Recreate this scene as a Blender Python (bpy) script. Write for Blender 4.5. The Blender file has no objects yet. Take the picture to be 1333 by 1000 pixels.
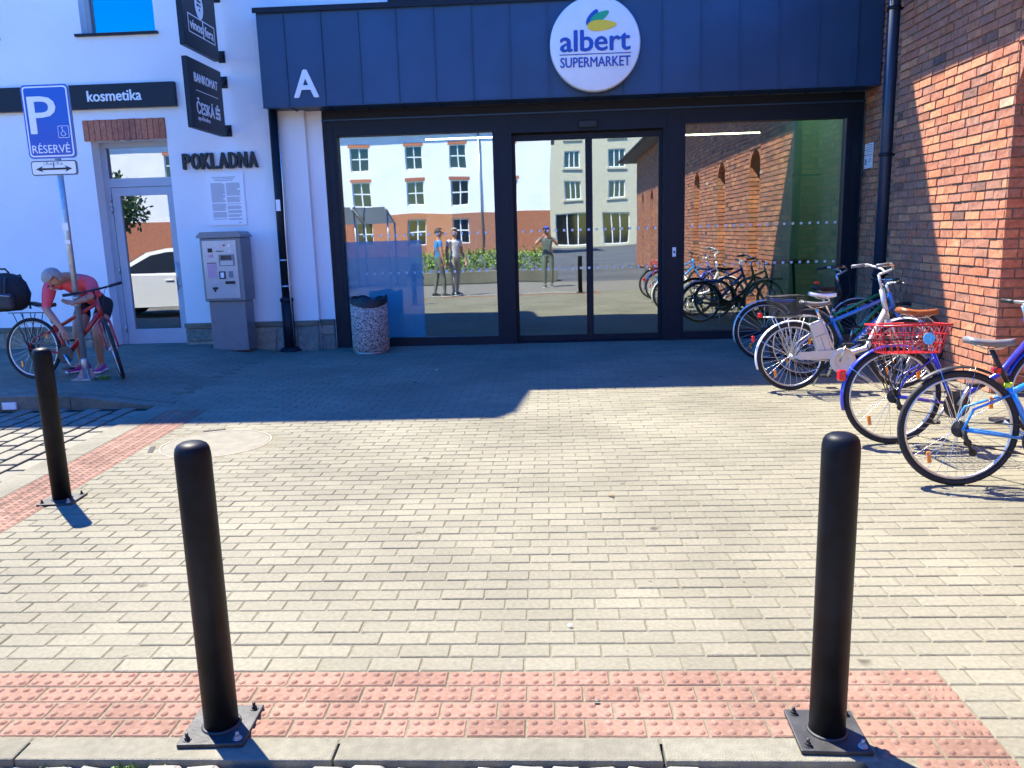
import bpy, bmesh, math, random
from mathutils import Vector, Matrix, Euler, noise

random.seed(7)
R = math.radians
scene = bpy.context.scene
COL = scene.collection
rnd = random.uniform

# ------------------------------------------------------------------ camera
FPX, CXP, CYP, CAMH = 1030.0, 666.5, 500.0, 1.55
_Y = Vector((712 - CXP, 303 - CYP, FPX)).normalized()
_a = Vector((math.cos(.0205), -math.sin(.0205), 0))
_X = Vector((_a.x, _a.y, -(_a.dot(_Y)) / _Y.z)).normalized()
_D = _Y.cross(_X)
if _D.y < 0: _D = -_D
WX, WY, WZ = _X, _Y, -_D            # world axes in image axes (right, down, forward)
right = Vector((WX.x, WY.x, WZ.x)); down = Vector((WX.y, WY.y, WZ.y)); fwd = Vector((WX.z, WY.z, WZ.z))
cam = bpy.data.cameras.new('camera'); camo = bpy.data.objects.new('camera', cam); COL.objects.link(camo)
cam.sensor_width = 36; cam.lens = 36 * FPX / 1333; cam.clip_start = .05; cam.clip_end = 900
M = Matrix.Identity(4)
for i in range(3):
    M[i][0] = right[i]; M[i][1] = -down[i]; M[i][2] = -fwd[i]
M[2][3] = CAMH
camo.matrix_world = M
scene.camera = camo
def proj(p):
    d = Vector(p) - Vector((0, 0, CAMH))
    z = d.dot(fwd)
    if z < .05: return None
    return CXP + FPX * d.dot(right) / z, CYP + FPX * d.dot(down) / z, z
def inframe(p, m=15):
    q = proj(p)
    return q is not None and -m < q[0] < 1333 + m and -m < q[1] < 1000 + m

# ------------------------------------------------------------------ light
SUN = Vector((-.407, .46, 1)).normalized()
w = bpy.data.worlds.new('World'); scene.world = w; w.use_nodes = True
nt = w.node_tree; nt.nodes.clear()
sky = nt.nodes.new('ShaderNodeTexSky'); sky.sky_type = 'NISHITA'; sky.sun_disc = False
sky.sun_elevation = math.asin(SUN.z); sky.sun_rotation = math.atan2(SUN.x, SUN.y)
sky.altitude = 300; sky.air_density = 1.3; sky.dust_density = .3; sky.ozone_density = 6
bg = nt.nodes.new('ShaderNodeBackground'); bg.inputs['Strength'].default_value = .15
wo = nt.nodes.new('ShaderNodeOutputWorld')
hs = nt.nodes.new('ShaderNodeHueSaturation'); hs.inputs['Saturation'].default_value = 2.1; hs.inputs['Hue'].default_value = .522
nt.links.new(sky.outputs[0], hs.inputs['Color']); nt.links.new(hs.outputs[0], bg.inputs[0]); nt.links.new(bg.outputs[0], wo.inputs[0])
sl = bpy.data.lights.new('sun', 'SUN'); sl.energy = 4.3; sl.angle = R(.53); sl.color = (1, .93, .78)
so = bpy.data.objects.new('sun', sl); COL.objects.link(so); so.location = SUN * 60
so.rotation_euler = (-SUN).to_track_quat('-Z', 'Y').to_euler()
scene.view_settings.view_transform = 'Standard'; scene.view_settings.look = 'None'
scene.view_settings.exposure = 1.98; scene.view_settings.gamma = 1
scene.render.engine = 'CYCLES'
scene.cycles.max_bounces = 7; scene.cycles.transparent_max_bounces = 8; scene.cycles.glossy_bounces = 4

# ------------------------------------------------------------------ materials
MATS = {}
def base(name):
    m = bpy.data.materials.new(name); m.use_nodes = True
    n = m.node_tree.nodes; l = m.node_tree.links
    return m, n, l, n['Principled BSDF']
def pm(name, col, rough=.6, metal=0, var=.12, scale=6, bump=0, bscale=60, coat=0, island=0, spec=.5, big=0, bigscale=.6, spots=0):
    """principled material, base colour broken up by noise; island = per piece variation; big = wide soft stains"""
    if name in MATS: return MATS[name]
    m, n, l, p = base(name)
    p.inputs['Roughness'].default_value = rough; p.inputs['Metallic'].default_value = metal
    p.inputs['Coat Weight'].default_value = coat; p.inputs['Coat Roughness'].default_value = .08
    p.inputs['Specular IOR Level'].default_value = spec
    tc = n.new('ShaderNodeTexCoord'); geo = n.new('ShaderNodeNewGeometry'); oi = n.new('ShaderNodeObjectInfo')
    co = geo.outputs['Position'] if (big or island) else tc.outputs['Object']
    nz = n.new('ShaderNodeTexNoise'); nz.inputs['Scale'].default_value = scale; nz.inputs['Detail'].default_value = 3
    l.new(co, nz.inputs['Vector'])
    mr = n.new('ShaderNodeMapRange'); mr.inputs['From Min'].default_value = .25; mr.inputs['From Max'].default_value = .75
    mr.inputs['To Min'].default_value = 1 - var; mr.inputs['To Max'].default_value = 1 + var
    l.new(nz.outputs['Fac'], mr.inputs['Value'])
    cur = mr.outputs[0]
    if island:
        ad = n.new('ShaderNodeMath'); ad.operation = 'ADD'; l.new(geo.outputs['Random Per Island'], ad.inputs[0]); l.new(oi.outputs['Random'], ad.inputs[1])
        fr = n.new('ShaderNodeMath'); fr.operation = 'FRACT'; l.new(ad.outputs[0], fr.inputs[0])
        m2 = n.new('ShaderNodeMapRange'); m2.inputs['To Min'].default_value = 1 - island; m2.inputs['To Max'].default_value = 1 + island
        l.new(fr.outputs[0], m2.inputs['Value'])
        mu = n.new('ShaderNodeMath'); mu.operation = 'MULTIPLY'; l.new(cur, mu.inputs[0]); l.new(m2.outputs[0], mu.inputs[1]); cur = mu.outputs[0]
    if big:
        n3 = n.new('ShaderNodeTexNoise'); n3.inputs['Scale'].default_value = bigscale; n3.inputs['Detail'].default_value = 2; l.new(geo.outputs['Position'], n3.inputs['Vector'])
        m3 = n.new('ShaderNodeMapRange'); m3.inputs['From Min'].default_value = .35; m3.inputs['From Max'].default_value = .65
        m3.inputs['To Min'].default_value = 1 - big; m3.inputs['To Max'].default_value = 1 + big * .4; l.new(n3.outputs['Fac'], m3.inputs['Value'])
        mu = n.new('ShaderNodeMath'); mu.operation = 'MULTIPLY'; l.new(cur, mu.inputs[0]); l.new(m3.outputs[0], mu.inputs[1]); cur = mu.outputs[0]
    if spots:
        for sc, th in ((2.3, .055), (1.1, .03), (7.0, .05)):
            vo = n.new('ShaderNodeTexVoronoi'); vo.inputs['Scale'].default_value = sc
            wn = n.new('ShaderNodeTexNoise'); wn.inputs['Scale'].default_value = 9; wn.inputs['Detail'].default_value = 2; l.new(geo.outputs['Position'], wn.inputs['Vector'])
            mx_ = n.new('ShaderNodeVectorMath'); mx_.operation = 'MULTIPLY_ADD'; l.new(wn.outputs['Color'], mx_.inputs[0]); mx_.inputs[1].default_value = (.09, .09, 0); l.new(geo.outputs['Position'], mx_.inputs[2])
            l.new(mx_.outputs[0], vo.inputs['Vector'])
            m4 = n.new('ShaderNodeMapRange'); m4.inputs['From Min'].default_value = th * .5; m4.inputs['From Max'].default_value = th * 1.3; m4.inputs['To Min'].default_value = 1 - spots; m4.inputs['To Max'].default_value = 1
            l.new(vo.outputs['Distance'], m4.inputs['Value'])
            mu = n.new('ShaderNodeMath'); mu.operation = 'MULTIPLY'; l.new(cur, mu.inputs[0]); l.new(m4.outputs[0], mu.inputs[1]); cur = mu.outputs[0]
    vm = n.new('ShaderNodeVectorMath'); vm.operation = 'SCALE'; vm.inputs[0].default_value = col[:3]; l.new(cur, vm.inputs['Scale'])
    l.new(vm.outputs[0], p.inputs['Base Color'])
    if bump:
        nb = n.new('ShaderNodeTexNoise'); nb.inputs['Scale'].default_value = bscale; nb.inputs['Detail'].default_value = 2; l.new(co, nb.inputs['Vector'])
        b = n.new('ShaderNodeBump'); b.inputs['Strength'].default_value = bump; b.inputs['Distance'].default_value = .01
        l.new(nb.outputs['Fac'], b.inputs['Height']); l.new(b.outputs[0], p.inputs['Normal'])
    MATS[name] = m
    return m
def speckle(name, cols, scale=90, rough=.8, bump=.3):
    m, n, l, p = base(name); p.inputs['Roughness'].default_value = rough
    tc = n.new('ShaderNodeTexCoord'); v = n.new('ShaderNodeTexVoronoi'); v.inputs['Scale'].default_value = scale; l.new(tc.outputs['Object'], v.inputs['Vector'])
    sp = n.new('ShaderNodeSeparateColor'); l.new(v.outputs['Color'], sp.inputs[0])
    cr = n.new('ShaderNodeValToRGB'); cr.color_ramp.interpolation = 'CONSTANT'
    for i, c in enumerate(cols):
        e = cr.color_ramp.elements[i] if i < 2 else cr.color_ramp.elements.new(.5)
        e.position = i / len(cols); e.color = (*c, 1)
    l.new(sp.outputs[0], cr.inputs[0]); l.new(cr.outputs[0], p.inputs['Base Color'])
    b = n.new('ShaderNodeBump'); b.inputs['Strength'].default_value = bump; b.inputs['Distance'].default_value = .004
    l.new(v.outputs['Distance'], b.inputs['Height']); l.new(b.outputs[0], p.inputs['Normal'])
    MATS[name] = m; return m
def brickmat(name, ramp, rough=.85):
    m, n, l, p = base(name); p.inputs['Roughness'].default_value = rough; p.inputs['Specular IOR Level'].default_value = .25
    geo = n.new('ShaderNodeNewGeometry'); oi = n.new('ShaderNodeObjectInfo')
    ad = n.new('ShaderNodeMath'); ad.operation = 'ADD'; l.new(geo.outputs['Random Per Island'], ad.inputs[0]); l.new(oi.outputs['Random'], ad.inputs[1])
    fr = n.new('ShaderNodeMath'); fr.operation = 'FRACT'; l.new(ad.outputs[0], fr.inputs[0])
    cr = n.new('ShaderNodeValToRGB')
    for i, (pos, c) in enumerate(ramp):
        e = cr.color_ramp.elements[i] if i < 2 else cr.color_ramp.elements.new(.5)
        e.position = pos; e.color = (*c, 1)
    l.new(fr.outputs[0], cr.inputs[0])
    nz = n.new('ShaderNodeTexNoise'); nz.inputs['Scale'].default_value = 22; nz.inputs['Detail'].default_value = 4; nz.inputs['Roughness'].default_value = .7; l.new(geo.outputs['Position'], nz.inputs['Vector'])
    mr = n.new('ShaderNodeMapRange'); mr.inputs['From Min'].default_value = .3; mr.inputs['From Max'].default_value = .7; mr.inputs['To Min'].default_value = .66; mr.inputs['To Max'].default_value = 1.25
    l.new(nz.outputs['Fac'], mr.inputs['Value'])
    vm = n.new('ShaderNodeVectorMath'); vm.operation = 'SCALE'; l.new(cr.outputs[0], vm.inputs[0]); l.new(mr.outputs[0], vm.inputs['Scale'])
    # pale lime bloom in patches
    n2 = n.new('ShaderNodeTexNoise'); n2.inputs['Scale'].default_value = 5; n2.inputs['Detail'].default_value = 4; n2.inputs['Roughness'].default_value = .75; l.new(geo.outputs['Position'], n2.inputs['Vector'])
    m2 = n.new('ShaderNodeMapRange'); m2.inputs['From Min'].default_value = .52; m2.inputs['From Max'].default_value = .75; m2.inputs['To Max'].default_value = .3; l.new(n2.outputs['Fac'], m2.inputs['Value'])
    mx = n.new('ShaderNodeMix'); mx.data_type = 'RGBA'; l.new(m2.outputs[0], mx.inputs['Factor']); l.new(vm.outputs[0], mx.inputs['A']); mx.inputs['B'].default_value = (.66, .46, .30, 1)
    l.new(mx.outputs['Result'], p.inputs['Base Color'])
    b = n.new('ShaderNodeBump'); b.inputs['Strength'].default_value = .5; b.inputs['Distance'].default_value = .006
    l.new(nz.outputs['Fac'], b.inputs['Height']); l.new(b.outputs[0], p.inputs['Normal'])
    MATS[name] = m; return m
def glassmat(name, tint, refl=.42, rough=0.0, gl=(.95, .97, 1)):
    m = bpy.data.materials.new(name); m.use_nodes = True; n = m.node_tree.nodes; l = m.node_tree.links; n.clear()
    o = n.new('ShaderNodeOutputMaterial'); t = n.new('ShaderNodeBsdfTransparent'); t.inputs[0].default_value = (*tint, 1)
    g = n.new('ShaderNodeBsdfGlossy'); g.inputs['Roughness'].default_value = rough; g.inputs[0].default_value = (*gl, 1)
    f = n.new('ShaderNodeFresnel'); f.inputs[0].default_value = 1.5
    mr = n.new('ShaderNodeMapRange'); mr.inputs['To Min'].default_value = refl; mr.inputs['To Max'].default_value = 1; l.new(f.outputs[0], mr.inputs['Value'])
    # faint pillowing of the sheet
    tc = n.new('ShaderNodeTexCoord'); nz = n.new('ShaderNodeTexNoise'); nz.inputs['Scale'].default_value = .9; nz.inputs['Detail'].default_value = 1; l.new(tc.outputs['Object'], nz.inputs['Vector'])
    b = n.new('ShaderNodeBump'); b.inputs['Strength'].default_value = .09; b.inputs['Distance'].default_value = .02; l.new(nz.outputs['Fac'], b.inputs['Height']); l.new(b.outputs[0], g.inputs['Normal'])
    x = n.new('ShaderNodeMixShader'); l.new(mr.outputs[0], x.inputs[0]); l.new(t.outputs[0], x.inputs[1]); l.new(g.outputs[0], x.inputs[2]); l.new(x.outputs[0], o.inputs[0])
    MATS[name] = m; return m
def emit(name, col, s):
    m, n, l, p = base(name); p.inputs['Base Color'].default_value = (*col, 1); p.inputs['Emission Color'].default_value = (*col, 1); p.inputs['Emission Strength'].default_value = s
    MATS[name] = m; return m

paver = pm('paver_concrete', (.209, .193, .136), .9, var=.16, scale=55, bump=.5, bscale=350, island=.07, spec=.2, big=.17, bigscale=.9, spots=.55)
tactile = pm('tactile_concrete', (.245, .142, .10), .9, var=.2, scale=60, bump=.4, bscale=350, island=.12, spec=.2, big=.22, bigscale=2.5, spots=.35)
sand = pm('joint_sand', (.165, .148, .10), .95, var=.25, scale=40, bump=.4, bscale=250, spec=.1)
sand_dark = pm('joint_soil', (.05, .045, .03), .95, var=.4, scale=30, bump=.5, bscale=120, spec=.1)
bayp = pm('bay_concrete', (.22, .205, .155), .9, var=.13, scale=45, bump=.5, bscale=300, island=.08, spec=.2, big=.15)
kerbm = pm('kerb_concrete', (.19, .178, .13), .9, var=.15, scale=30, bump=.5, bscale=220, island=.06, spec=.2, big=.2, bigscale=2)
asphalt = pm('asphalt', (.11, .11, .112), .9, var=.2, scale=20, bump=.4, bscale=200, spec=.2, big=.2, bigscale=.3)
granite = pm('cobble_granite', (.27, .26, .22), .8, var=.25, scale=40, bump=.5, bscale=120, island=.2, spec=.3)
render_w = pm('white_render', (.86, .85, .83), .85, var=.02, scale=60, bump=.12, bscale=220, spec=.2, big=.06, bigscale=.7)
anth = pm('anthracite_sheet', (.022, .061, .128), .45, metal=.15, var=.1, scale=3, spec=.5, island=.06, big=.1, bigscale=.9)
anthd = pm('anthracite_frame', (.010, .014, .022), .5, var=.08, scale=8, spec=.25)
black = pm('black_powder_coat', (.004, .005, .008), .47, var=.95, scale=11, spec=.17, bump=.04, bscale=300)
blackp = pm('black_plastic', (.012, .012, .013), .5, var=.15, scale=20)
blackm = pm('black_matt', (.01, .01, .012), .8, var=.2, scale=20)
zinc = pm('galvanised_steel', (.42, .44, .45), .42, metal=.75, var=.15, scale=25)
zincd = pm('dull_steel_plate', (.045, .045, .045), .55, metal=.4, var=.4, scale=18, bump=.1, bscale=90)
chrome = pm('chrome', (.75, .76, .78), .18, metal=1, var=.04, scale=20)
alu = pm('brushed_aluminium', (.6, .61, .62), .35, metal=.9, var=.06, scale=20)
silverp = pm('silver_paint', (.55, .55, .54), .3, metal=.35, var=.05, scale=10, coat=.4)
whitep = pm('white_paint', (.8, .8, .78), .35, var=.04, scale=10, coat=.3)
creamp = pm('cream_plastic', (.62, .56, .46), .45, var=.06, scale=15)
rubber = pm('tyre_rubber', (.014, .014, .015), .75, var=.25, scale=40, bump=.2, bscale=200)
spokem = pm('spoke_steel', (.6, .6, .6), .3, metal=.9, var=.02)
blue1 = pm('turquoise_blue_paint', (.02, .24, .62), .25, var=.04, scale=8, coat=.6)
blue2 = pm('ultramarine_paint', (.02, .03, .36), .25, var=.04, scale=8, coat=.6)
blue3 = pm('deep_blue_paint', (.02, .13, .42), .25, var=.04, scale=8, coat=.6)
greenp = pm('bottle_green_paint', (.01, .2, .08), .25, var=.04, scale=8, coat=.6)
redp = pm('red_paint', (.42, .012, .012), .3, var=.05, scale=8, coat=.5)
redpl = pm('red_plastic_wire', (.55, .02, .025), .35, var=.05, scale=8)
redlens = pm('red_lens', (.6, .01, .01), .15, var=.03, coat=.8)
orangel = pm('orange_reflector', (.8, .22, .01), .2, var=.05, coat=.8)
yellowr = pm('yellow_green_band', (.6, .75, .02), .4, var=.05)
leather = pm('brown_leather', (.26, .075, .02), .4, var=.25, scale=25, bump=.15, bscale=120)
greyseat = pm('grey_vinyl', (.16, .16, .165), .45, var=.08, scale=20)
blueprint = pm('sign_blue', (.006, .075, .42), .35, var=.03, coat=.3)
whiteprint = pm('sign_white', (.85, .85, .85), .4, var=.02, coat=.2)
darksign = pm('sign_anthracite', (.009, .012, .02), .4, var=.05, spec=.3)
albertblue = pm('logo_blue', (.005, .06, .36), .3, var=.02)
albertgreen = pm('logo_green', (.01, .38, .16), .3, var=.02)
albertyellow = pm('logo_yellow', (.9, .60, .01), .3, var=.02)
greydoor = pm('grey_blue_door_paint', (.40, .43, .47), .4, var=.04, scale=6)
machg = pm('machine_grey', (.19, .21, .23), .4, metal=.3, var=.08, scale=10)
machl = pm('machine_plate', (.46, .48, .5), .35, metal=.5, var=.06, scale=10)
printgrey = pm('print_grey', (.28, .29, .32), .6, var=.05)

mortar = pm('mortar_grey', (.27, .245, .22), .95, var=.25, scale=25, bump=.4, bscale=150, spec=.1)
mortar_d = pm('mortar_brown', (.26, .18, .13), .95, var=.3, scale=25, bump=.4, bscale=150, spec=.1)
brickm = brickmat('old_brick', [(0, (.14, .09, .075)), (.04, (.42, .15, .075)), (.22, (.60, .26, .125)), (.42, (.48, .17, .09)), (.6, (.68, .38, .2)), (.85, (.72, .52, .31)), (1, (.36, .17, .11))])
stone_a = brickmat('plinth_stone', [(0, (.20, .19, .16)), (.25, (.15, .20, .17)), (.5, (.34, .27, .17)), (.7, (.27, .2, .12)), (1, (.24, .25, .23))])
lintelm = brickmat('lintel_brick', [(0, (.42, .15, .09)), (.5, (.55, .2, .11)), (1, (.36, .13, .085))])
glass_front = glassmat('shopfront_glass', (.62, .80, .76), .31, rough=.006)
glass_door = glassmat('door_glass', (.5, .56, .56), .30)
glass_win = glassmat('window_glass', (.25, .3, .33), .30, gl=(.8, .92, 1))
interior = pm('interior_dark', (.05, .055, .06), .8, var=.1, scale=2)
interior_f = pm('interior_floor', (.10, .105, .11), .35, var=.1, scale=2)
interior_c = pm('interior_ceiling', (.16, .17, .17), .8, var=.05, scale=2)
film = pm('frosted_blue_film', (.05, .36, .55), .12, var=.04, scale=2, spec=.6)
film.node_tree.nodes['Principled BSDF'].inputs['Alpha'].default_value = .42
bin_con = speckle('washed_concrete', [(.42, .40, .38), (.16, .15, .15), (.30, .27, .25), (.5, .48, .46), (.08, .08, .085), (.33, .31, .3)], 75)
strip = emit('led_and_fill_strip', (1, .78, .46), 6)
skin = pm('skin', (.50, .25, .16), .5, var=.06, scale=9, spec=.4)
pinkshirt = pm('coral_pink_shirt', (.98, .10, .12), .8, var=.08, scale=10)
blackcloth = pm('black_cloth', (.015, .015, .018), .85, var=.2, scale=20)
magenta = pm('magenta_shoe', (.45, .03, .28), .6, var=.08, scale=20)
greyhair = pm('grey_hair', (.34, .29, .24), .7, var=.25, scale=60, bump=.4, bscale=120)
darkhair = pm('dark_hair', (.05, .03, .02), .6, var=.25, scale=60, bump=.4, bscale=120)
khaki = pm('olive_trousers', (.13, .15, .12), .85, var=.1, scale=14)
greycloth = pm('grey_green_shirt', (.11, .14, .13), .85, var=.1, scale=14)
bluecloth = pm('blue_shirt', (.05, .22, .5), .85, var=.1, scale=14)
whitecloth = pm('white_shirt', (.7, .68, .66), .85, var=.05, scale=14)
beigecloth = pm('beige_trousers', (.42, .38, .3), .85, var=.08, scale=14)
capblue = pm('blue_cap', (.02, .09, .5), .7, var=.08, scale=14)
leafm = pm('hedge_leaf', (.2, .33, .05), .6, var=.35, scale=5, island=.4)
leafd = pm('tree_leaf', (.05, .105, .025), .6, var=.35, scale=5, island=.4)
bark = pm('bark', (.09, .065, .045), .9, var=.3, scale=12, bump=.6, bscale=40)
yellowwall = pm('ochre_plaster', (.58, .52, .36), .9, var=.05, scale=3)
brownwall = pm('brown_plaster', (.27, .16, .12), .9, var=.06, scale=3)
greyroof = pm('grey_roof', (.17, .175, .17), .7, var=.12, scale=4)
carwhite = pm('car_white', (.78, .78, .76), .25, var=.02, coat=1)
cardark = pm('car_dark', (.015, .018, .025), .2, var=.05, coat=1)
carglass = pm('car_glass', (.01, .012, .014), .06, var=.02, spec=.9)
weedm = pm('weed_green', (.12, .22, .03), .6, var=.35, scale=20, island=.3)
screen = pm('dark_display', (.012, .016, .014), .15, var=.05, coat=.8)
pinkprint = pm('pink_print', (.55, .32, .4), .5, var=.05)

# ------------------------------------------------------------------ mesh helpers
class MB:
    def __init__(s): s.v = []; s.f = []; s.m = []; s.sm = []; s.cm = 0; s.xf = None
    def add(s, vs, fs, smooth=False):
        b = len(s.v)
        s.v += [tuple(s.xf @ Vector(v)) if s.xf else tuple(v) for v in vs]
        for f in fs: s.f.append([b + i for i in f]); s.m.append(s.cm); s.sm.append(smooth)
    def box(s, x0, x1, y0, y1, z0, z1):
        vs = [(x, y, z) for z in (z0, z1) for y in (y0, y1) for x in (x0, x1)]
        s.add(vs, [(0, 2, 3, 1), (4, 5, 7, 6), (0, 1, 5, 4), (2, 6, 7, 3), (0, 4, 6, 2), (1, 3, 7, 5)])
    def bbox(s, x0, x1, y0, y1, z0, z1, c=.01):
        """box with chamfered edges"""
        bm = bmesh.new(); bmesh.ops.create_cube(bm, size=1)
        bmesh.ops.scale(bm, vec=(x1 - x0, y1 - y0, z1 - z0), verts=bm.verts)
        bmesh.ops.translate(bm, vec=((x0 + x1) / 2, (y0 + y1) / 2, (z0 + z1) / 2), verts=bm.verts)
        bmesh.ops.bevel(bm, geom=bm.edges[:], offset=c, segments=2, affect='EDGES', profile=.5)
        s.bm(bm)
    def bm(s, bm, smooth=False):
        bm.verts.index_update()
        s.add([v.co[:] for v in bm.verts], [[v.index for v in f.verts] for f in bm.faces], smooth); bm.free()
    def tube(s, pts, r, n=8, cap=True, smooth=True):
        pts = [Vector(p) for p in pts]; rs = r if isinstance(r, (list, tuple)) else [r] * len(pts)
        vs = []; up = None
        for i, p in enumerate(pts):
            t = (pts[min(i + 1, len(pts) - 1)] - pts[max(i - 1, 0)])
            if t.length < 1e-9: t = Vector((0, 0, 1))
            t.normalize()
            if up is None: up = t.orthogonal().normalized()
            up = (up - t * up.dot(t))
            if up.length < 1e-6: up = t.orthogonal()
            up.normalize(); sd = t.cross(up)
            for k in range(n):
                a = 2 * math.pi * k / n
                vs.append(p + (up * math.cos(a) + sd * math.sin(a)) * rs[i])
        fs = []
        for i in range(len(pts) - 1):
            for k in range(n):
                fs.append((i * n + k, i * n + (k + 1) % n, (i + 1) * n + (k + 1) % n, (i + 1) * n + k))
        s.add(vs, fs, smooth)
        if cap:
            b = len(s.v) - len(vs)
            for lst in (list(range(n))[::-1], [(len(pts) - 1) * n + k for k in range(n)]):
                s.f.append([b + i for i in lst]); s.m.append(s.cm); s.sm.append(False)
    def lathe(s, prof, c=(0, 0, 0), n=24, axis='z', smooth=True):
        vs = []
        for (r, h) in prof:
            for k in range(n):
                a = 2 * math.pi * k / n; x, y = r * math.cos(a), r * math.sin(a)
                q = (x, y, h) if axis == 'z' else ((x, h, y) if axis == 'y' else (h, x, y))
                vs.append((q[0] + c[0], q[1] + c[1], q[2] + c[2]))
        fs = [(i * n + k, i * n + (k + 1) % n, (i + 1) * n + (k + 1) % n, (i + 1) * n + k) for i in range(len(prof) - 1) for k in range(n)]
        s.add(vs, fs, smooth)
        b = len(s.v) - len(vs)
        for row in (0, len(prof) - 1):
            if prof[row][0] > 1e-5: s.f.append([b + row * n + k for k in range(n)]); s.m.append(s.cm); s.sm.append(False)
    def torus(s, c, Rr, r, axis='y', n=40, m=8, a0=0, a1=2 * math.pi, rz=None):
        full = abs(a1 - a0 - 2 * math.pi) < 1e-6; cnt = n if full else n + 1; vs = []
        rz = rz or r
        for i in range(cnt):
            a = a0 + (a1 - a0) * i / n
            for k in range(m):
                b = 2 * math.pi * k / m; rad = Rr + r * math.cos(b); h = rz * math.sin(b)
                x, z = rad * math.cos(a), rad * math.sin(a)
                q = (x, h, z) if axis == 'y' else (x, z, h)
                vs.append((c[0] + q[0], c[1] + q[1], c[2] + q[2]))
        fs = []
        for i in range(n):
            for k in range(m): fs.append((i * m + k, ((i + 1) % cnt) * m + k, ((i + 1) % cnt) * m + (k + 1) % m, i * m + (k + 1) % m))
        s.add(vs, fs, True)
    def prism(s, poly, y0, y1, plane='xz'):
        """polygon in xz (extruded along y), yz (along x) or xy (along z)"""
        n = len(poly)
        def P(a, b, t): return (a, t, b) if plane == 'xz' else ((t, a, b) if plane == 'yz' else (a, b, t))
        vs = [P(a, b, y0) for a, b in poly] + [P(a, b, y1) for a, b in poly]
        s.add(vs, [list(range(n))[::-1], [n + i for i in range(n)]] + [(i, (i + 1) % n, n + (i + 1) % n, n + i) for i in range(n)])
    def ball(s, c, rx, ry=None, rz=None, n=12, m=8):
        ry = ry or rx; rz = rz or rx
        bm = bmesh.new(); bmesh.ops.create_uvsphere(bm, u_segments=n, v_segments=m, radius=1)
        for v in bm.verts: v.co = Vector((v.co.x * rx + c[0], v.co.y * ry + c[1], v.co.z * rz + c[2]))
        s.bm(bm, True)
    def mesh(s, name, mats, off=(0, 0, 0)):
        me = bpy.data.meshes.new(name)
        me.from_pydata([(v[0] - off[0], v[1] - off[1], v[2] - off[2]) for v in s.v], [], s.f)
        for m in (mats if isinstance(mats, (list, tuple)) else [mats]): me.materials.append(m)
        me.polygons.foreach_set('material_index', s.m); me.polygons.foreach_set('use_smooth', s.sm)
        bm = bmesh.new(); bm.from_mesh(me); bmesh.ops.recalc_face_normals(bm, faces=bm.faces); bm.to_mesh(me); bm.free()
        return me
    def build(s, name, mats, parent=None, local=False):
        off = (0, 0, 0)
        if parent is not None and not local: off = origin(parent)
        o = bpy.data.objects.new(name, s.mesh(name, mats, off)); COL.objects.link(o)
        if parent is not None: o.parent = parent
        return o
def origin(o):
    p = Vector((0, 0, 0))
    while o is not None: p = p + o.location; o = o.parent
    return p
def tag(o, label, cat=None, group=None):
    o['label'] = label
    if cat: o['category'] = cat
    if group: o['group'] = group
    return o
def thing(name, label, cat, loc=(0, 0, 0), rot=(0, 0, 0), group=None):
    o = bpy.data.objects.new(name, None); COL.objects.link(o); o.location = loc; o.rotation_euler = rot; o.empty_display_size = .1
    return tag(o, label, cat, group)
def structure(o): o['kind'] = 'structure'; return o
def stuff(o): o['kind'] = 'stuff'; return o
def one(name, mat, parent, fn, *a, local=False, **k):
    b = MB(); getattr(b, fn)(*a, **k); return b.build(name, mat, parent, local)
def text(body, name, mat, parent, size, ctr, face='-y', ext=.004, off=0.0, sx=1.0, shear=0, fitw=None, sy=1.0, bold=0):
    """flat lettering, centred on ctr, turned to the given side"""
    c = bpy.data.curves.new(name, 'FONT'); c.body = body; c.size = size; c.align_x = 'CENTER'; c.align_y = 'CENTER'
    c.extrude = ext; c.offset = off; c.shear = shear; c.resolution_u = 3
    o = bpy.data.objects.new(name, c); COL.objects.link(o)
    dg = bpy.context.evaluated_depsgraph_get(); dg.update()
    me = bpy.data.meshes.new_from_object(o.evaluated_get(dg)); bpy.data.objects.remove(o); bpy.data.curves.remove(c)
    xs = [v.co.x for v in me.vertices]; ys = [v.co.y for v in me.vertices]
    cx, cy = (min(xs) + max(xs)) / 2, (min(ys) + max(ys)) / 2
    if fitw: sx = fitw / (max(xs) - min(xs))
    rot = {'-y': Matrix(((1, 0, 0), (0, 0, -1), (0, 1, 0))), '+x': Matrix(((0, 0, 1), (1, 0, 0), (0, 1, 0))), '+y': Matrix(((-1, 0, 0), (0, 0, 1), (0, 1, 0)))}[face] if isinstance(face, str) else face
    pc = Vector(ctr) - origin(parent)
    for v in me.vertices: v.co = rot @ Vector(((v.co.x - cx) * sx, (v.co.y - cy) * sy, v.co.z)) + pc
    if bold:
        bm = bmesh.new(); ax = rot @ Vector((1, 0, 0)); nz_ = rot @ Vector((0, 0, 1)); ay = rot @ Vector((0, 1, 0))
        for i, (du, dv) in enumerate(((0, 0), (1, 0), (-1, 0), (0, .55), (0, -.55))):
            m_ = me.copy()
            for v in m_.vertices: v.co += ax * bold * du + ay * bold * dv + nz_ * .0004 * i
            bm.from_mesh(m_); bpy.data.meshes.remove(m_)
        bm.to_mesh(me); bm.free()
    me.materials.clear(); me.materials.append(mat)
    o = bpy.data.objects.new(name, me); COL.objects.link(o); o.parent = parent
    return o
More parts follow.
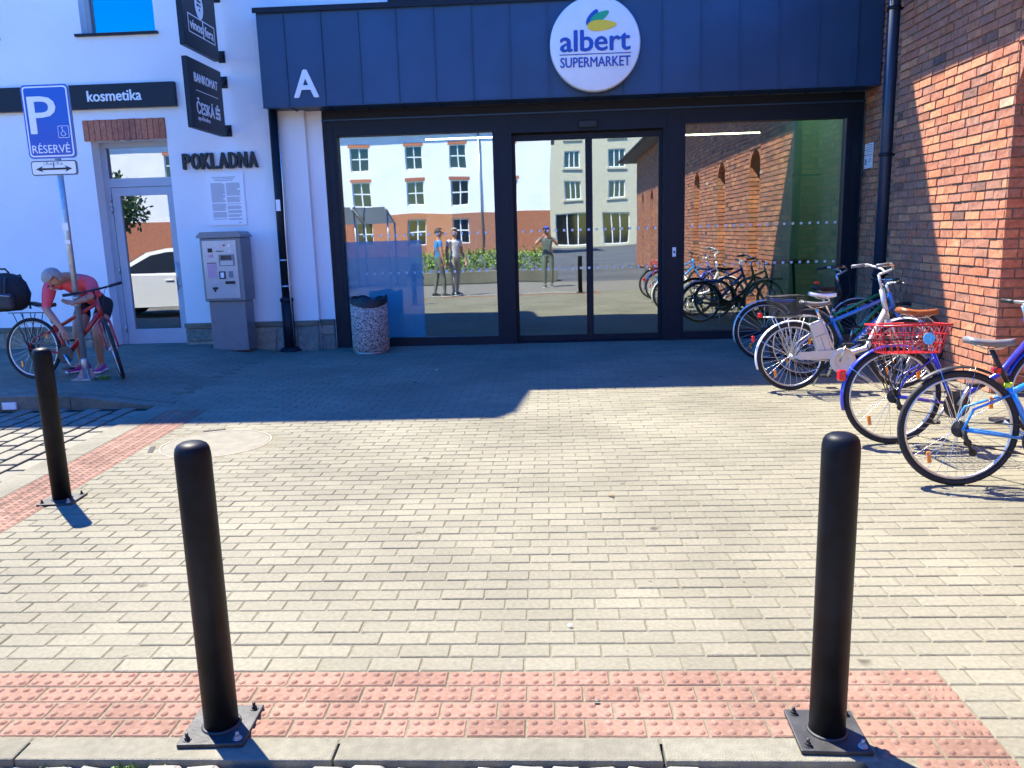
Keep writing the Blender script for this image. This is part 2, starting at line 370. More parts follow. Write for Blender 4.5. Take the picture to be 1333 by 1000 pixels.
def wall_cells(b, x0, x1, z0, z1, y0, y1, holes):
    xs = sorted({x0, x1, *[h[0] for h in holes], *[h[1] for h in holes]}); zs = sorted({z0, z1, *[h[2] for h in holes], *[h[3] for h in holes]})
    xs = [x for x in xs if x0 <= x <= x1]; zs = [z for z in zs if z0 <= z <= z1]
    for i in range(len(xs) - 1):
        run = None
        for k in range(len(zs) - 1):
            cx, cz = (xs[i] + xs[i + 1]) / 2, (zs[k] + zs[k + 1]) / 2
            hole = any(h[0] < cx < h[1] and h[2] < cz < h[3] for h in holes)
            if not hole and run is None: run = zs[k]
            if hole and run is not None: b.box(xs[i], xs[i + 1], y0, y1, run, zs[k]); run = None
        if run is not None: b.box(xs[i], xs[i + 1], y0, y1, run, zs[-1])
def smooth01(t): t = max(0, min(1, t)); return t * t * (3 - 2 * t)
def gz(x, y):
    """height of the pavement: it climbs to kerb height on the left, beside the parking bay"""
    return .12 * smooth01((-3.65 - x) / 1.3) * smooth01((y - 7.3) / .2)

# ------------------------------------------------------------------ ground
b = MB(); b.add([(-400, -400, -.065), (400, -400, -.065), (400, 400, -.065), (-400, 400, -.065)], [(0, 1, 2, 3)])
structure(b.build('ground', asphalt))
# bedding sheet of the pavement
b = MB(); xs = [-10 + .35 * i for i in range(42)]; ys = [2.2 + .3 * i for i in range(32)]
xs[-1] = 4.32; ys[-1] = 11.5
idx = {}
for j, y in enumerate(ys):
    for i, x in enumerate(xs):
        idx[i, j] = len(b.v); b.v.append((x, y, gz(x, y) - .0044))
for j in range(len(ys) - 1):
    for i in range(len(xs) - 1):
        cx, cy = (xs[i] + xs[i + 1]) / 2, (ys[j] + ys[j + 1]) / 2
        if cx < -3.4 and cy < 7.45: continue
        b.f.append([idx[i, j], idx[i + 1, j], idx[i + 1, j + 1], idx[i, j + 1]]); b.m.append(0); b.sm.append(False)
pavement = structure(b.build('pavement', sand))
PX, PY = .191, .0955
def band_r(y): return -3.06 - .055 * (y - 4)
BW = .39
MANX, MANY = -2.63, 5.92
def paver_geo(b, x0, x1, y0, y1, z, g=.0035, c=.004, tx=0, ty=0):
    x0 += g; x1 -= g; y0 += g; y1 -= g
    cx, cy = (x0 + x1) / 2, (y0 + y1) / 2
    def Z(x, y, d): return z + d + (x - cx) * tx + (y - cy) * ty
    o = [(x0, y0), (x1, y0), (x1, y1), (x0, y1)]; i_ = [(x0 + c, y0 + c), (x1 - c, y0 + c), (x1 - c, y1 - c), (x0 + c, y1 - c)]
    vs = [(x, y, Z(x, y, -.03)) for x, y in o] + [(x, y, Z(x, y, -.0035)) for x, y in o] + [(x, y, Z(x, y, 0)) for x, y in i_]
    fs = [(8, 9, 10, 11)]
    for k in range(4): q = (k + 1) % 4; fs += [(k, q, 4 + q, 4 + k), (4 + k, 4 + q, 8 + q, 8 + k)]
    b.add(vs, fs)
cells = []
row = 0; y = 2.610
while y < 11.22:
    y0, y1 = y, min(y + PY, 11.27)
    yc = (y0 + y1) / 2
    xl = band_r(yc) if yc < 7.22 else (-3.72 if yc < 7.53 else -9.0)
    x = 4.28 - (row % 2) * PX / 2 - math.ceil((4.28 - xl) / PX) * PX - PX
    while x < 4.28:
        a0, a1 = max(x, xl), min(x + PX, 4.28)
        if a1 - a0 > .025:
            cx = (a0 + a1) / 2
            if math.hypot(cx - MANX, yc - MANY) > .45: cells.append((a0, a1, y0, y1))
        x += PX
    y += PY; row += 1
# right of the tactile strip, down to the kerb line
y = 2.610 - PY; row = 1
while y > 1.7:
    x = 1.335 + (row % 2) * PX / 2
    if row % 2: cells.append((1.335, x, y, y + PY))
    while x < 3.2: cells.append((x, x + PX, y, y + PY)); x += PX
    y -= PY; row += 1
def area(c):
    q = proj(((c[0] + c[1]) / 2, (c[2] + c[3]) / 2, 0))
    if q is None or not (-10 < q[0] < 1343 and -10 < q[1] < 1010): return -1
    return (c[1] - c[0]) / q[2] ** 2.5
full = [c for c in cells if c[1] - c[0] > PX * .98]
full.sort(key=area, reverse=True)
near = set(full[:300])
pmesh = []
for k in range(4):
    b = MB(); paver_geo(b, -PX / 2, PX / 2, -PY / 2, PY / 2, 0, g=rnd(.003, .0045), tx=rnd(-.004, .004), ty=rnd(-.006, .006)); pmesh.append(b.mesh('paver', paver))
b = MB()
for c in cells:
    cx, cy = (c[0] + c[1]) / 2, (c[2] + c[3]) / 2
    if c in near:
        o = bpy.data.objects.new('paver', random.choice(pmesh)); COL.objects.link(o); o.parent = pavement
        o.location = (cx + rnd(-.0012, .0012), cy + rnd(-.001, .001), gz(cx, cy) + rnd(-.0015, .0015)); o.rotation_euler = (0, 0, rnd(-.006, .006))
    else:
        sl_ = (gz(cx + .05, cy) - gz(cx - .05, cy)) / .1
        j = rnd(-.001, .001)
        paver_geo(b, c[0] + j, c[1] + j, c[2], c[3], gz(cx, cy) + rnd(-.0015, .0015), g=rnd(.003, .0042), tx=sl_ + rnd(-.004, .004), ty=rnd(-.006, .006))
stuff(b.build('paver_field', paver, pavement))
# tactile paving
def tactile_mesh():
    b = MB(); paver_geo(b, -PX / 2, PX / 2, -PY / 2, PY / 2, 0, g=.0035)
    for i in range(4):
        for j in range(2):
            cx, cy = -PX / 2 + PX * (i + .5) / 4, -PY / 2 + PY * (j + .5) / 2
            vs = [(cx, cy, .006)]; n = 8
            for r, z in ((.0095, .0052), (.0142, -.0005)):
                vs += [(cx + r * math.cos(2 * math.pi * k / n), cy + r * math.sin(2 * math.pi * k / n), z) for k in range(n)]
            fs = [(0, 1 + k, 1 + (k + 1) % n) for k in range(n)] + [(1 + k, 9 + k, 9 + (k + 1) % n, 1 + (k + 1) % n) for k in range(n)]
            b.add(vs, fs, True)
    return b.mesh('tactile_paver', tactile)
tm = tactile_mesh()
b = MB(); b.add([(-3.6, 2.2, -.0046), (.95, 2.2, -.0046), (.95, 2.62, -.0046), (-3.6, 2.62, -.0046)], [(0, 1, 2, 3)])
b.add([(.90, 1.6, -.0042), (3.2, 1.6, -.0042), (3.2, 2.21, -.0042), (.90, 2.21, -.0042)], [(0, 1, 2, 3)])
b.add([(band_r(2.6) - .62, 2.6, -.0038), (band_r(2.6), 2.6, -.0038), (band_r(7.5) + .05, 7.5, -.0038), (band_r(7.5) - .62, 7.5, -.0038)], [(0, 1, 2, 3)])
tstrip = structure(b.build('tactile_paving', sand))
def put_tactile(x, y, rz=0, sx=1):
    o = bpy.data.objects.new('tactile_paver', tm); COL.objects.link(o); o.parent = tstrip
    o.location = (x, y, rnd(-.001, .001)); o.rotation_euler = (rnd(-.004, .004), rnd(-.003, .003), rz + rnd(-.006, .006)); o.scale = (sx, 1, 1)
for r_ in range(9):
    y = 2.610 - PY * (r_ + .5)
    x1 = 1.335; x0 = -2.75 if r_ < 4 else .95
    half = r_ % 2
    x = x1
    if half: put_tactile(x - PX / 4, y, 0, .5); x -= PX / 2
    while x - PX > x0 - .05: put_tactile(x - PX / 2, y); x -= PX
ang = math.atan(.055)
for c_ in range(4):
    s_ = (c_ % 2) * PX / 2
    while s_ < 4.55:
        yy = 2.72 + s_ + PX / 2
        if yy < 7.2: put_tactile(band_r(yy) - BW * (c_ + .5) / 4, yy, math.pi / 2 + ang)
        s_ += PX
# concrete edging between bay and tactile strip, kerb at the road, raised kerb
edging = structure(one('kerb', kerbm, None, 'box', -2.95, .94, 2.14, 2.2, -.06, -.03))
for i in range(5):
    x0 = -3.68 + i * 1.0; x1 = min(x0 + .994, .945)
    if i == 4: x0, x1 = .322, .945
    one('kerb_stone', kerbm, edging, 'bbox', x0, x1, 2.116, 2.224, -.2, -.001, c=.006)
for i in range(10):
    y0 = 2.65 + i * .5; y1 = y0 + .494
    if y0 > 7.2: break
    b = MB(); y1 = min(y1, 7.41)
    b.prism([(band_r(y0) - BW - .005, y0), (band_r(y0) - BW - .215, y0), (band_r(y1) - BW - .215, y1), (band_r(y1) - BW - .005, y1)], -.15, -.0005 + rnd(-.001, .001), 'xy')
    b.build('kerb_stone', kerbm, edging)
for i in range(6):
    x1 = -3.72 - i * 1.0; x0 = x1 - .992
    b = MB(); n = 6; top = []; 
    vs = []
    for k in range(n + 1):
        x = x1 + (x0 - x1) * k / n; zt = .12 * smooth01((-3.65 - x) / 1.3) + .002
        vs += [(x, 7.415, -.1), (x, 7.415, zt - .012), (x, 7.427, zt), (x, 7.53, zt), (x, 7.53, -.1)]
    fs = []
    for k in range(n):
        for q in range(4): fs.append((k * 5 + q, k * 5 + q + 1, k * 5 + 6 + q, k * 5 + 5 + q))
    fs += [(0, 1, 2, 3, 4), tuple(n * 5 + q for q in range(5))]
    b.add(vs, fs); b.build('kerb_stone', kerbm, edging)
# parking bay
b = MB(); b.add([(-12, 1.0, -.032), (band_r(1) - BW - .2, 1.0, -.032), (band_r(7.42) - BW - .2, 7.42, -.032), (-12, 7.42, -.032)], [(0, 1, 2, 3)])
bay = structure(b.build('parking_bay', sand_dark))
bm_ = []
for k in range(3):
    b = MB(); paver_geo(b, -.085, .085, -.14, .14, 0, g=.017, c=.006, tx=rnd(-.006, .006), ty=rnd(-.006, .006)); bm_.append(b.mesh('bay_paver', bayp))
nb = 0
for ci in range(18):
    for ri in range(20):
        yy = 3.2 + .28 * (ri + .5 * (ci % 2)) 
        if yy > 7.27: continue
        xx = band_r(yy) - BW - .215 - .17 * (ci + .55)
        if not inframe((xx, yy, 0), 60): continue
        o = bpy.data.objects.new('bay_paver', random.choice(bm_)); COL.objects.link(o); o.parent = bay
        o.location = (xx, yy, -.012 + rnd(-.002, .002)); o.rotation_euler = (0, 0, ang + rnd(-.012, .012)); nb += 1
b = MB()
for ci in range(40):
    for ri in range(16):
        yy = 3.2 + .28 * (ri + .5 * (ci % 2)); xx = band_r(yy) - BW - .215 - .17 * (ci + .55)
        if yy > 7.27 or (ci < 18 and inframe((xx, yy, 0), 60)): continue
        paver_geo(b, xx - .085, xx + .085, yy - .14, yy + .14, -.012, g=.017)
stuff(b.build('bay_paver_field', bayp, bay))
# road cobbles beyond the kerb
b = MB(); b.add([(-6, -3, -.03), (6, -3, -.03), (6, 2.13, -.03), (-6, 2.13, -.03)], [(0, 1, 2, 3)])
road = structure(b.build('road', pm('road_bedding', (.2, .18, .15), .95, var=.35, scale=25, bump=.5, bscale=120, spec=.1)))
cm = []
for k in range(4):
    bm = bmesh.new(); bmesh.ops.create_cube(bm, size=1); bmesh.ops.scale(bm, vec=(.1, .1, .07), verts=bm.verts)
    bmesh.ops.bevel(bm, geom=bm.edges[:], offset=.014, segments=1, affect='EDGES')
    for v in bm.verts: v.co += Vector((rnd(-.006, .006), rnd(-.006, .006), rnd(-.003, .003)))
    q = MB(); q.bm(bm); cm.append(q.mesh('cobble', granite))
for r_ in range(4):
    x = -2.6 + rnd(0, .1)
    while x < .9:
        sx = rnd(.85, 1.25)
        o = bpy.data.objects.new('cobble', random.choice(cm)); COL.objects.link(o); o.parent = road
        o.location = (x + .05 * sx, 2.056 - .113 * r_ + rnd(-.006, .006), -.042 + rnd(-.005, .005)); o.rotation_euler = (0, 0, rnd(-.12, .12)); o.scale = (sx, rnd(.9, 1.05), 1)
        x += .1 * sx + .014
def weed(name, label, x, y, z, n, spread, h):
    b = MB()
    for i in range(n):
        a = rnd(0, 6.283); r = spread * math.sqrt(random.random()); px, py = x + r * math.cos(a), y + r * .6 * math.sin(a)
        hh = h * rnd(.4, 1); d = Vector((math.cos(a), math.sin(a), 0)) * hh * rnd(.2, .9); wv = Vector((-math.sin(a), math.cos(a), 0)) * hh * .16
        p = Vector((px, py, z)); m_ = p + d * .5 + Vector((0, 0, hh * .7)); t = p + d + Vector((0, 0, hh * rnd(.5, 1)))
        b.add([p, m_ - wv, t, m_ + wv], [(0, 1, 2, 3)])
    return tag(b.build(name, weedm), label, 'weed')
weed('weed_tuft', 'yellow green moss and weed tuft at the road edge of the concrete kerb, lower left', -1.27, 2.10, -.03, 130, .09, .03)
weed('weed_tuft', 'tiny weed in the kerb joint near the lower left corner of the pavement', -1.55, 2.10, -.03, 40, .04, .02)
weed('weed_tuft', 'small green weed growing at the foot of the parking sign post', -4.86, 8.27, gz(-4.86, 8.27), 90, .09, .06)
# manhole
mh = thing('manhole_cover', 'round pale concrete manhole cover set in the beige pavers', 'manhole', (MANX, MANY, 0))
one('surround', sand, mh, 'lathe', [(.58, -.012), (.58, -.0015), (.42, -.0015), (.42, -.012)], (MANX, MANY, 0), 48, smooth=False)
one('ring', pm('worn_iron', (.3, .25, .19), .7, var=.3), mh, 'lathe', [(.418, -.012), (.418, .001), (.408, .001), (.408, -.012)], (MANX, MANY, 0), 48, smooth=False)
one('lid', pm('pale_concrete', (.165, .152, .108), .9, var=.2, scale=9, bump=.4, bscale=150), mh, 'lathe', [(.402, -.012), (.402, -.0005), (.39, .0005), (.0, .0015)], (MANX, MANY, 0), 48, smooth=False)
for a in (2.0, 3.5):
    b = MB(); px, py = MANX + .47 * math.cos(a), MANY + .47 * math.sin(a)
    b.xf = Matrix.Translation((px, py, 0)) @ Matrix.Rotation(a + 1.57, 4, 'Z'); b.box(-.09, .09, -.02, .02, -.01, .0022); b.build('lifting_slot', blackm, mh)
# small litter and stains that have their own shape
def scrap(name, label, cat, x, y, z, s, mat):
    b = MB(); pts = []
    n = 7
    for k in range(n): a = 6.283 * k / n; r = s * rnd(.6, 1.1); pts.append((x + r * math.cos(a), y + r * .7 * math.sin(a), z + rnd(.002, .012)))
    b.add(pts + [(p[0], p[1], p[2] + .0012) for p in pts], [list(range(n))[::-1], [n + k for k in range(n)]] + [(k, (k + 1) % n, n + (k + 1) % n, n + k) for k in range(n)])
    return tag(b.build(name, mat), label, cat)
leafbrown = pm('dry_leaf', (.2, .13, .05), .8, var=.2)
scrap('fallen_leaf', 'small dry leaf on the beige pavers right of the middle', 'leaf', .35, 4.51, .001, .022, leafbrown)
scrap('paper_scrap', 'tiny white scrap on the pavers near the middle of the bottom edge', 'litter', .06, 2.93, .001, .012, whiteprint)
scrap('paper_scrap', 'tiny white scrap lying in the shade before the shop glass', 'litter', -1.33, 9.1, .001, .018, whiteprint)
b = MB(); b.box(-5.40, -5.26, 7.395, 7.413, -.01, .06); tag(b.build('paper_scrap', whiteprint), 'small white paper stuck against the raised kerb face', 'litter')
scrap('pebble', 'small grey pebble stuck on a red tactile paver near the right', 'pebble', .135, 2.41, .0, .014, zincd)
# oil spots on the paving
for k in range(0): pass

# ------------------------------------------------------------------ bricks
def brick_specs(p0, u, nrm, length, z0, z1, bl=.262, bh=.0862, phase=0, jit=1):
    """bricks laid on a face that starts at p0 (xy), runs along u and looks along nrm -> (centre, half sizes..)"""
    out = []; z = z0; r_ = 0
    while z < z1 - .02:
        h = min(bh, z1 - z); x = -((r_ + phase) % 2) * bl / 2
        if r_ % 5 == 3: x -= bl * .27
        while x < length - .01:
            l = bl * (1 + rnd(-.03, .03) * jit)
            if random.random() < .1: l *= .55
            a0, a1 = max(0, x), min(length, x + l)
            if length - a1 < .05: a1 = length
            if a1 - a0 > .03: out.append((a0, a1, z, z + h))
            x = x + l if a1 < length else length + 1
        z += bh; r_ += 1
    return [(p0, u, nrm, s) for s in out]
bmeshes = []
for k in range(5):
    bm = bmesh.new(); bmesh.ops.create_cube(bm, size=1)
    for v in bm.verts: v.co += Vector((rnd(-.012, .012), rnd(-.10, .10), rnd(-.035, .035)))
    q = MB(); q.bm(bm); bmeshes.append(q.mesh('brick', brickm))
PROUD = .013
def brick_tf(sp, jy):
    p0, u, nrm, (a0, a1, z0, z1) = sp
    L = a1 - a0 - .014; H_ = z1 - z0 - .0175; dep = .04
    c = Vector((p0[0], p0[1], 0)) + u * (a0 + a1) / 2 + nrm * (PROUD - dep / 2 + jy); c.z = (z0 + z1) / 2
    return Matrix.Translation(c) @ Matrix(((u.x, nrm.x, 0, 0), (u.y, nrm.y, 0, 0), (0, 0, 1, 0), (0, 0, 0, 1))) @ Matrix.Diagonal((L, dep, H_, 1)), c
def lay_bricks(parent, specs, limit):
    items = []
    for sp in specs:
        tf, c = brick_tf(sp, rnd(-.004, .004)); q = proj(c)
        ar = -1
        if q and 0 < q[0] < 1333 and 0 < q[1] < 1000 and sp[2].dot(Vector((0, 0, CAMH)) - c) > 0:
            v = (Vector((0, 0, CAMH)) - c).normalized(); ar = (sp[3][1] - sp[3][0]) * abs(v.dot(sp[2])) / q[2] ** 2
        items.append((ar, tf))
    items.sort(key=lambda t: -t[0])
    b = MB()
    for i, (ar, tf) in enumerate(items):
        if i < limit and ar > 0:
            o = bpy.data.objects.new('brick', random.choice(bmeshes)); COL.objects.link(o); o.parent = parent
            o.matrix_local = Matrix.Translation(-origin(parent)) @ tf
        else:
            me = random.choice(bmeshes); b.xf = tf
            b.add([v.co[:] for v in me.vertices], [p.vertices[:] for p in me.polygons])
    b.xf = None
    stuff(b.build('brick_field', brickm, parent))
XP, XR = 4.0, 4.30                      # pier face, recess face
bw = thing('brick_building', 'old red brick building with piers along the right, half in sun', 'building', (4.3, 8, 0))
b = MB()
b.box(XR, 5.2, -16, 11.30, 0, 4.6)                     # backing wall
piers = [(7.23, 9.55)] + [(7.23 - 2.9 * k - 2.05, 7.23 - 2.9 * k - .85) for k in range(0)]
yk = 7.23
recs = []
while yk > -13:
    recs.append((yk - .85, yk)); piers.append((yk - 2.95, yk - .85)); yk -= 2.95
for y0, y1 in piers: b.box(XP, XR, y0, y1, 0, 3.0)
b.box(XP, XR, piers[-1][0], 9.55, 3.0, 4.6)
arch = MB()
for y0, y1 in recs:                                     # arched heads
    n = 10; yc = (y0 + y1) / 2; hw = (y1 - y0) / 2
    arc = [(yc + hw * math.cos(math.pi * k / n), 2.55 + .44 * math.sin(math.pi * k / n)) for k in range(n + 1)]
    for k in range(n):
        arch.prism([(arc[k][0], arc[k][1]), (arc[k][0], 3.0), (arc[k + 1][0], 3.0), (arc[k + 1][0], arc[k + 1][1])], XP, XR, 'yz')
b.build('wall', mortar_d, bw); stuff(arch.build('arch_brickwork', brickm, bw))
W_, S_, N_ = Vector((-1, 0, 0)), Vector((0, -1, 0)), Vector((0, 1, 0))
specs = brick_specs((XP, 9.55), S_, W_, 9.55 - 7.23, 0, 4.6)
specs += brick_specs((XP - PROUD - .006, 7.23), Vector((1, 0, 0)), S_, XR - XP + .019, 0, 3.0, phase=1)
specs += brick_specs((XR, 11.30), S_, W_, 11.30 - 9.55, 0, 4.6)
specs += brick_specs((XR, 9.55), W_, N_, XR - XP, 0, 4.6, phase=1)
specs += brick_specs((XR, 7.23), S_, W_, .85, 0, 2.95)
lay_bricks(bw, specs, 300)
specs = []
for (y0, y1) in piers[1:]:
    specs += brick_specs((XP, y1), S_, W_, y1 - y0, 0, 3.0)
    specs += brick_specs((XR, y1), W_, N_, XR - XP, 0, 2.6)
for (y0, y1) in recs[1:]: specs += brick_specs((XR, y1), S_, W_, .85, 0, 2.7)
specs += brick_specs((XP, 7.23), S_, W_, 7.23 - piers[-1][0], 3.0, 4.6)
lay_bricks(bw, specs, 0)
b = MB(); b.box(3.44, 5.6, -16, 10.0, 4.6, 4.70); b.prism([(3.42, 4.705), (5.6, 4.705), (5.6, 5.9)], -16.05, 10.03, 'xz'); b.build('roof', greyroof, bw)
b = MB(); b.tube([(3.38, -16, 4.66), (3.38, 10.02, 4.66)], .055, 10); b.build('gutter', anthd, bw)
# downpipe in the corner by the entrance, notice plates
dp = thing('downpipe', 'dark blue grey round downpipe in the corner of the brick pier', 'downpipe', (3.93, 9.66, 0))
b = MB(); b.tube([(3.93, 9.66, .02), (3.93, 9.66, 5.6)], .068, 20); b.build('pipe', pm('navy_pipe_paint', (.014, .028, .055), .4, var=.1), dp)
for z in (.95, 2.32, 3.9):
    b = MB(); b.lathe([(.069, -.02), (.078, -.02), (.078, .02), (.069, .02)], (3.93, 9.66, z), 20); b.box(3.98, 4.32, 9.65, 9.67, z - .012, z + .012); b.build('clamp', anthd, dp)
for i, (z0, z1, t) in enumerate(((2.44, 2.585, 'upper'), (2.265, 2.43, 'lower'))):
    o = thing('notice_plate', 'small white notice plate on the brick wall beside the glass, %s of two' % t, 'notice', (XR - .02, 11.1, z0))
    one('plate', whiteprint, o, 'box', XR - .030, XR - .018, 10.92, 11.18, z0, z1)
    b = MB()
    for k in range(4 if i == 0 else 3): b.box(XR - .0318, XR - .0302, 10.94 if i == 0 else 10.94, 11.0 + .03 * (k % 3) + (.1 if i == 0 else 0), z1 - .02 - k * .028 - .008, z1 - .02 - k * .028)
    if i == 1: b.box(XR - .0318, XR - .0302, 11.10, 11.16, z0 + .05, z0 + .12)
    b.build('print', printgrey, o)

# ------------------------------------------------------------------ white building
WY = 11.12
wb = thing('white_building', 'white rendered building with shop door, stone plinth and upper windows', 'building', (-6, WY, 0))
b = MB()
door_h = (-6.28, -5.2, -.2, 2.97); win_h = (-6.22, -5.20, 4.36, 5.9)
holes = [door_h, win_h] + [(-6.22 - 2.2 * k, -5.2 - 2.2 * k, 4.36, 5.9) for k in (1, 2)] + []
wall_cells(b, -14, -3.27, -.1, 7.22, WY, WY + .35, holes)
b.prism([(-14, 7.222), (-3.13, 7.222), (-4.08, 9.3), (-4.45, 9.84), (-14, 9.84)], WY, WY + .35)
for p in (0,):
    pass
wbw = b
# sloped shoulder of the gable and the storey over the canopy
uw = [(-3.45, -2.45, 4.62, 6.0), (-1.95, -.7, 4.62, 6.0), (.4, 1.4, 4.9, 6.2), (2.4, 3.4, 4.9, 6.2)]
b2 = MB(); wall_cells(b2, -3.268, 4.6, 3.30, 7.22, WY + .002, WY + .35, [h for h in uw if h[0] > -3.27])
b2.box(-3.268, -3.06, WY + .10, WY + .35, -.1, 3.298)
b3 = MB(); b3.box(-14, -4.7, 19.6, 20, -.1, 9.8); b3.box(-4.7, -3.27, 19.6, 20, -.1, 7.2); b3.box(-3.27, 4.6, 19.6, 20, -.1, 7.2); b3.box(-14.3, -14.002, WY, 20, -.1, 9.8)
wbw.v += []
b.build('wall', render_w, wb); b2.build('upper_wall', render_w, wb); b3.build('side_wall', render_w, wb)
b = MB(); b.box(-14.3, -4.48, WY + .36, 20, 9.65, 9.83); b.box(-3.268, 4.6, WY + .36, 20, 7.06, 7.21); b.prism([(-4.48, 9.83), (-4.48, 9.64), (-4.13, 9.2), (-3.2, 7.06), (-3.15, 7.21), (-4.1, 9.28)], WY + .36, 20); b.build('roof', greyroof, wb)
b = MB(); b.box(-14, -4.8, 11.9, 12, -.1, 9.6); b.box(-4.8, -3.3, 11.9, 12, -.1, 7.0); b.box(-3.2, 4.6, 11.9, 12.0, 4.0, 7.05); b.box(-3.05, 4.6, 11.48, 11.9, 4.0, 4.1); b.build('inner_wall', interior, wb)
def window(x0, x1, z0, z1, y, parent, sill=True, cross=True, fm=greydoor, gm=None):
    f = MB(); t = .055
    f.box(x0, x0 + t, y, y + .07, z0, z1); f.box(x1 - t, x1, y, y + .07, z0, z1); f.box(x0 + t, x1 - t, y, y + .07, z1 - t, z1); f.box(x0 + t, x1 - t, y, y + .07, z0, z0 + t)
    if cross:
        f.box((x0 + x1) / 2 - .03, (x0 + x1) / 2 + .03, y + .002, y + .068, z0 + t, z1 - t)
        f.box(x0 + t, (x0 + x1) / 2 - .03, y + .002, y + .068, (z0 + z1) / 2 - .025, (z0 + z1) / 2 + .025); f.box((x0 + x1) / 2 + .03, x1 - t, y + .002, y + .068, (z0 + z1) / 2 - .025, (z0 + z1) / 2 + .025)
    o = f.build('window', fm, parent)
    one('pane', gm or glass_win, o, 'box', x0 + t, x1 - t, y + .03, y + .036, z0 + t, z1 - t)
    if sill: one('sill', anthd, o, 'box', x0 - .08, x1 + .04, WY - .05, y - .002, z0 - .03, z0)
    return o
for h in holes[1:]: window(h[0], h[1], h[2], h[3], WY + .16, wb, cross=False)
for h in uw[1:]: window(h[0], h[1], h[2], h[3], WY + .16, wb, cross=False)
# lintel over the shop door: upright bricks
lt = one('lintel', mortar_d, wb, 'box', -6.36, -5.2, WY - .008, WY - .001, 2.975, 3.25)
n = 14
for k in range(n):
    x0 = -6.36 + 1.16 * k / n; bb = MB(); bb.bbox(x0 + .004, x0 + 1.16 / n - .004, WY - .022 + rnd(-.003, .003), WY - .004, 2.972 + rnd(-.012, .006), 3.25 + rnd(-.006, .004), c=.004)
    bb.build('brick', lintelm, lt)
# shop door
DY = WY + .20
d = MB(); d.box(-6.28, -6.19, DY, DY + .09, .06, 2.97); d.box(-5.27, -5.2, DY, DY + .09, .06, 2.97); d.box(-6.19, -5.27, DY, DY + .09, 2.90, 2.97); d.box(-6.19, -5.27, DY - .005, DY + .09, 2.36, 2.48)
df = d.build('door_frame', greydoor, wb)
one('transom_pane', glass_door, df, 'box', -6.17, -5.29, DY + .03, DY + .036, 2.48, 2.90)
d = MB(); y0, y1 = DY + .008, DY + .07
d.box(-6.185, -6.07, y0, y1, .07, 2.355); d.box(-5.38, -5.275, y0, y1, .07, 2.355); d.box(-6.07, -5.38, y0, y1, 2.24, 2.355); d.box(-6.07, -5.38, y0, y1, .07, .33)
dl = d.build('door', greydoor, wb)
one('door_pane', glass_door, dl, 'box', -6.07, -5.38, DY + .035, DY + .041, .33, 2.24)
b = MB(); b.box(-6.05, -5.40, DY + .003, DY + .0075, .15, .16); b.box(-6.05, -5.40, DY + .003, DY + .0075, .28, .288); b.build('kick_panel', greydoor, dl)
b = MB()
for z in (.35, 1.2, 2.05, 2.2): b.tube([(-6.195, DY - .012, z - .05), (-6.195, DY - .012, z + .05)], .012, 8)
b.build('hinge', alu, dl)
b = MB(); b.tube([(-5.33, DY - .05, .9), (-5.33, DY - .05, 1.3)], .014, 8); b.tube([(-5.33, DY - .05, .95), (-5.33, DY + .01, .95)], .01, 6); b.tube([(-5.33, DY - .05, 1.25), (-5.33, DY + .01, 1.25)], .01, 6); b.build('handle', alu, dl)
one('threshold', kerbm, wb, 'box', -6.28, -5.2, WY - .02, DY + .1, -.05, .06)
# plinth of split stone
for (xa, xb, ya) in ((-5.2, -3.27, WY), (-13, -6.29, WY), (-3.268, -3.065, WY + .1)):
    pl = one('plinth', mortar, wb, 'box', xa, xb, ya - .035, ya - .001, -.05, .36)
    one('ledge', kerbm, pl, 'box', xa, xb, ya - .075, ya - .001, .362, .42)
    x = xa
    while x < xb - .02:
        wv = min(rnd(.2, .42), xb - x)
        if xb - x - wv < .12: wv = xb - x
        zc = rnd(.14, .24); split = random.random() < .75
        for (z0, z1) in (((-.02, zc), (zc, .355)) if split else ((-.02, .355),)):
            bm = bmesh.new(); bmesh.ops.create_cube(bm, size=1)
            bmesh.ops.scale(bm, vec=(wv - .014, .05, z1 - z0 - .014), verts=bm.verts)
            bmesh.ops.bevel(bm, geom=bm.edges[:], offset=.01, segments=1, affect='EDGES')
            sk = rnd(-.16, .16)
            for v in bm.verts: v.co += Vector((v.co.z * sk * (0 if (x == xa or x + wv >= xb) else 1) + rnd(-.004, .004), rnd(-.004, .004), rnd(-.004, .004)))
            bmesh.ops.translate(bm, vec=(x + wv / 2, ya - .035, (z0 + z1) / 2), verts=bm.verts)
            q = MB(); q.bm(bm); q.build('stone', stone_a, pl)
        x += wv
# fascia sign kosmetika
fs_ = thing('fascia_sign', 'long dark fascia sign with white lettering kosmetika above the shop door', 'sign', (-7, WY, 3.39))
one('board', darksign, fs_, 'bbox', -9.6, -4.995, WY - .075, WY - .002, 3.39, 3.705, c=.004)
text('kosmetika', 'lettering', whiteprint, fs_, .2, (-5.83, WY - .079, 3.55), fitw=.75, bold=.004)
# POKLADNA letters
o = thing('letters', 'raised black capital letters POKLADNA above the notice poster', 'letters', (-4.47, WY, 2.53))
xx = -5.0; wd = {'P': .115, 'O': .135, 'K': .135, 'L': .105, 'A': .14, 'D': .13, 'N': .135}
tot = sum(wd[c] for c in 'POKLADNA'); 
for c in 'POKLADNA':
    wv = wd[c] * 1.06 / tot
    t = text(c, 'letter', blackp, o, .3, (xx + wv / 2, WY - .03, 2.655), ext=.022, fitw=wv * .80, sy=1.0, bold=.0105); xx += wv
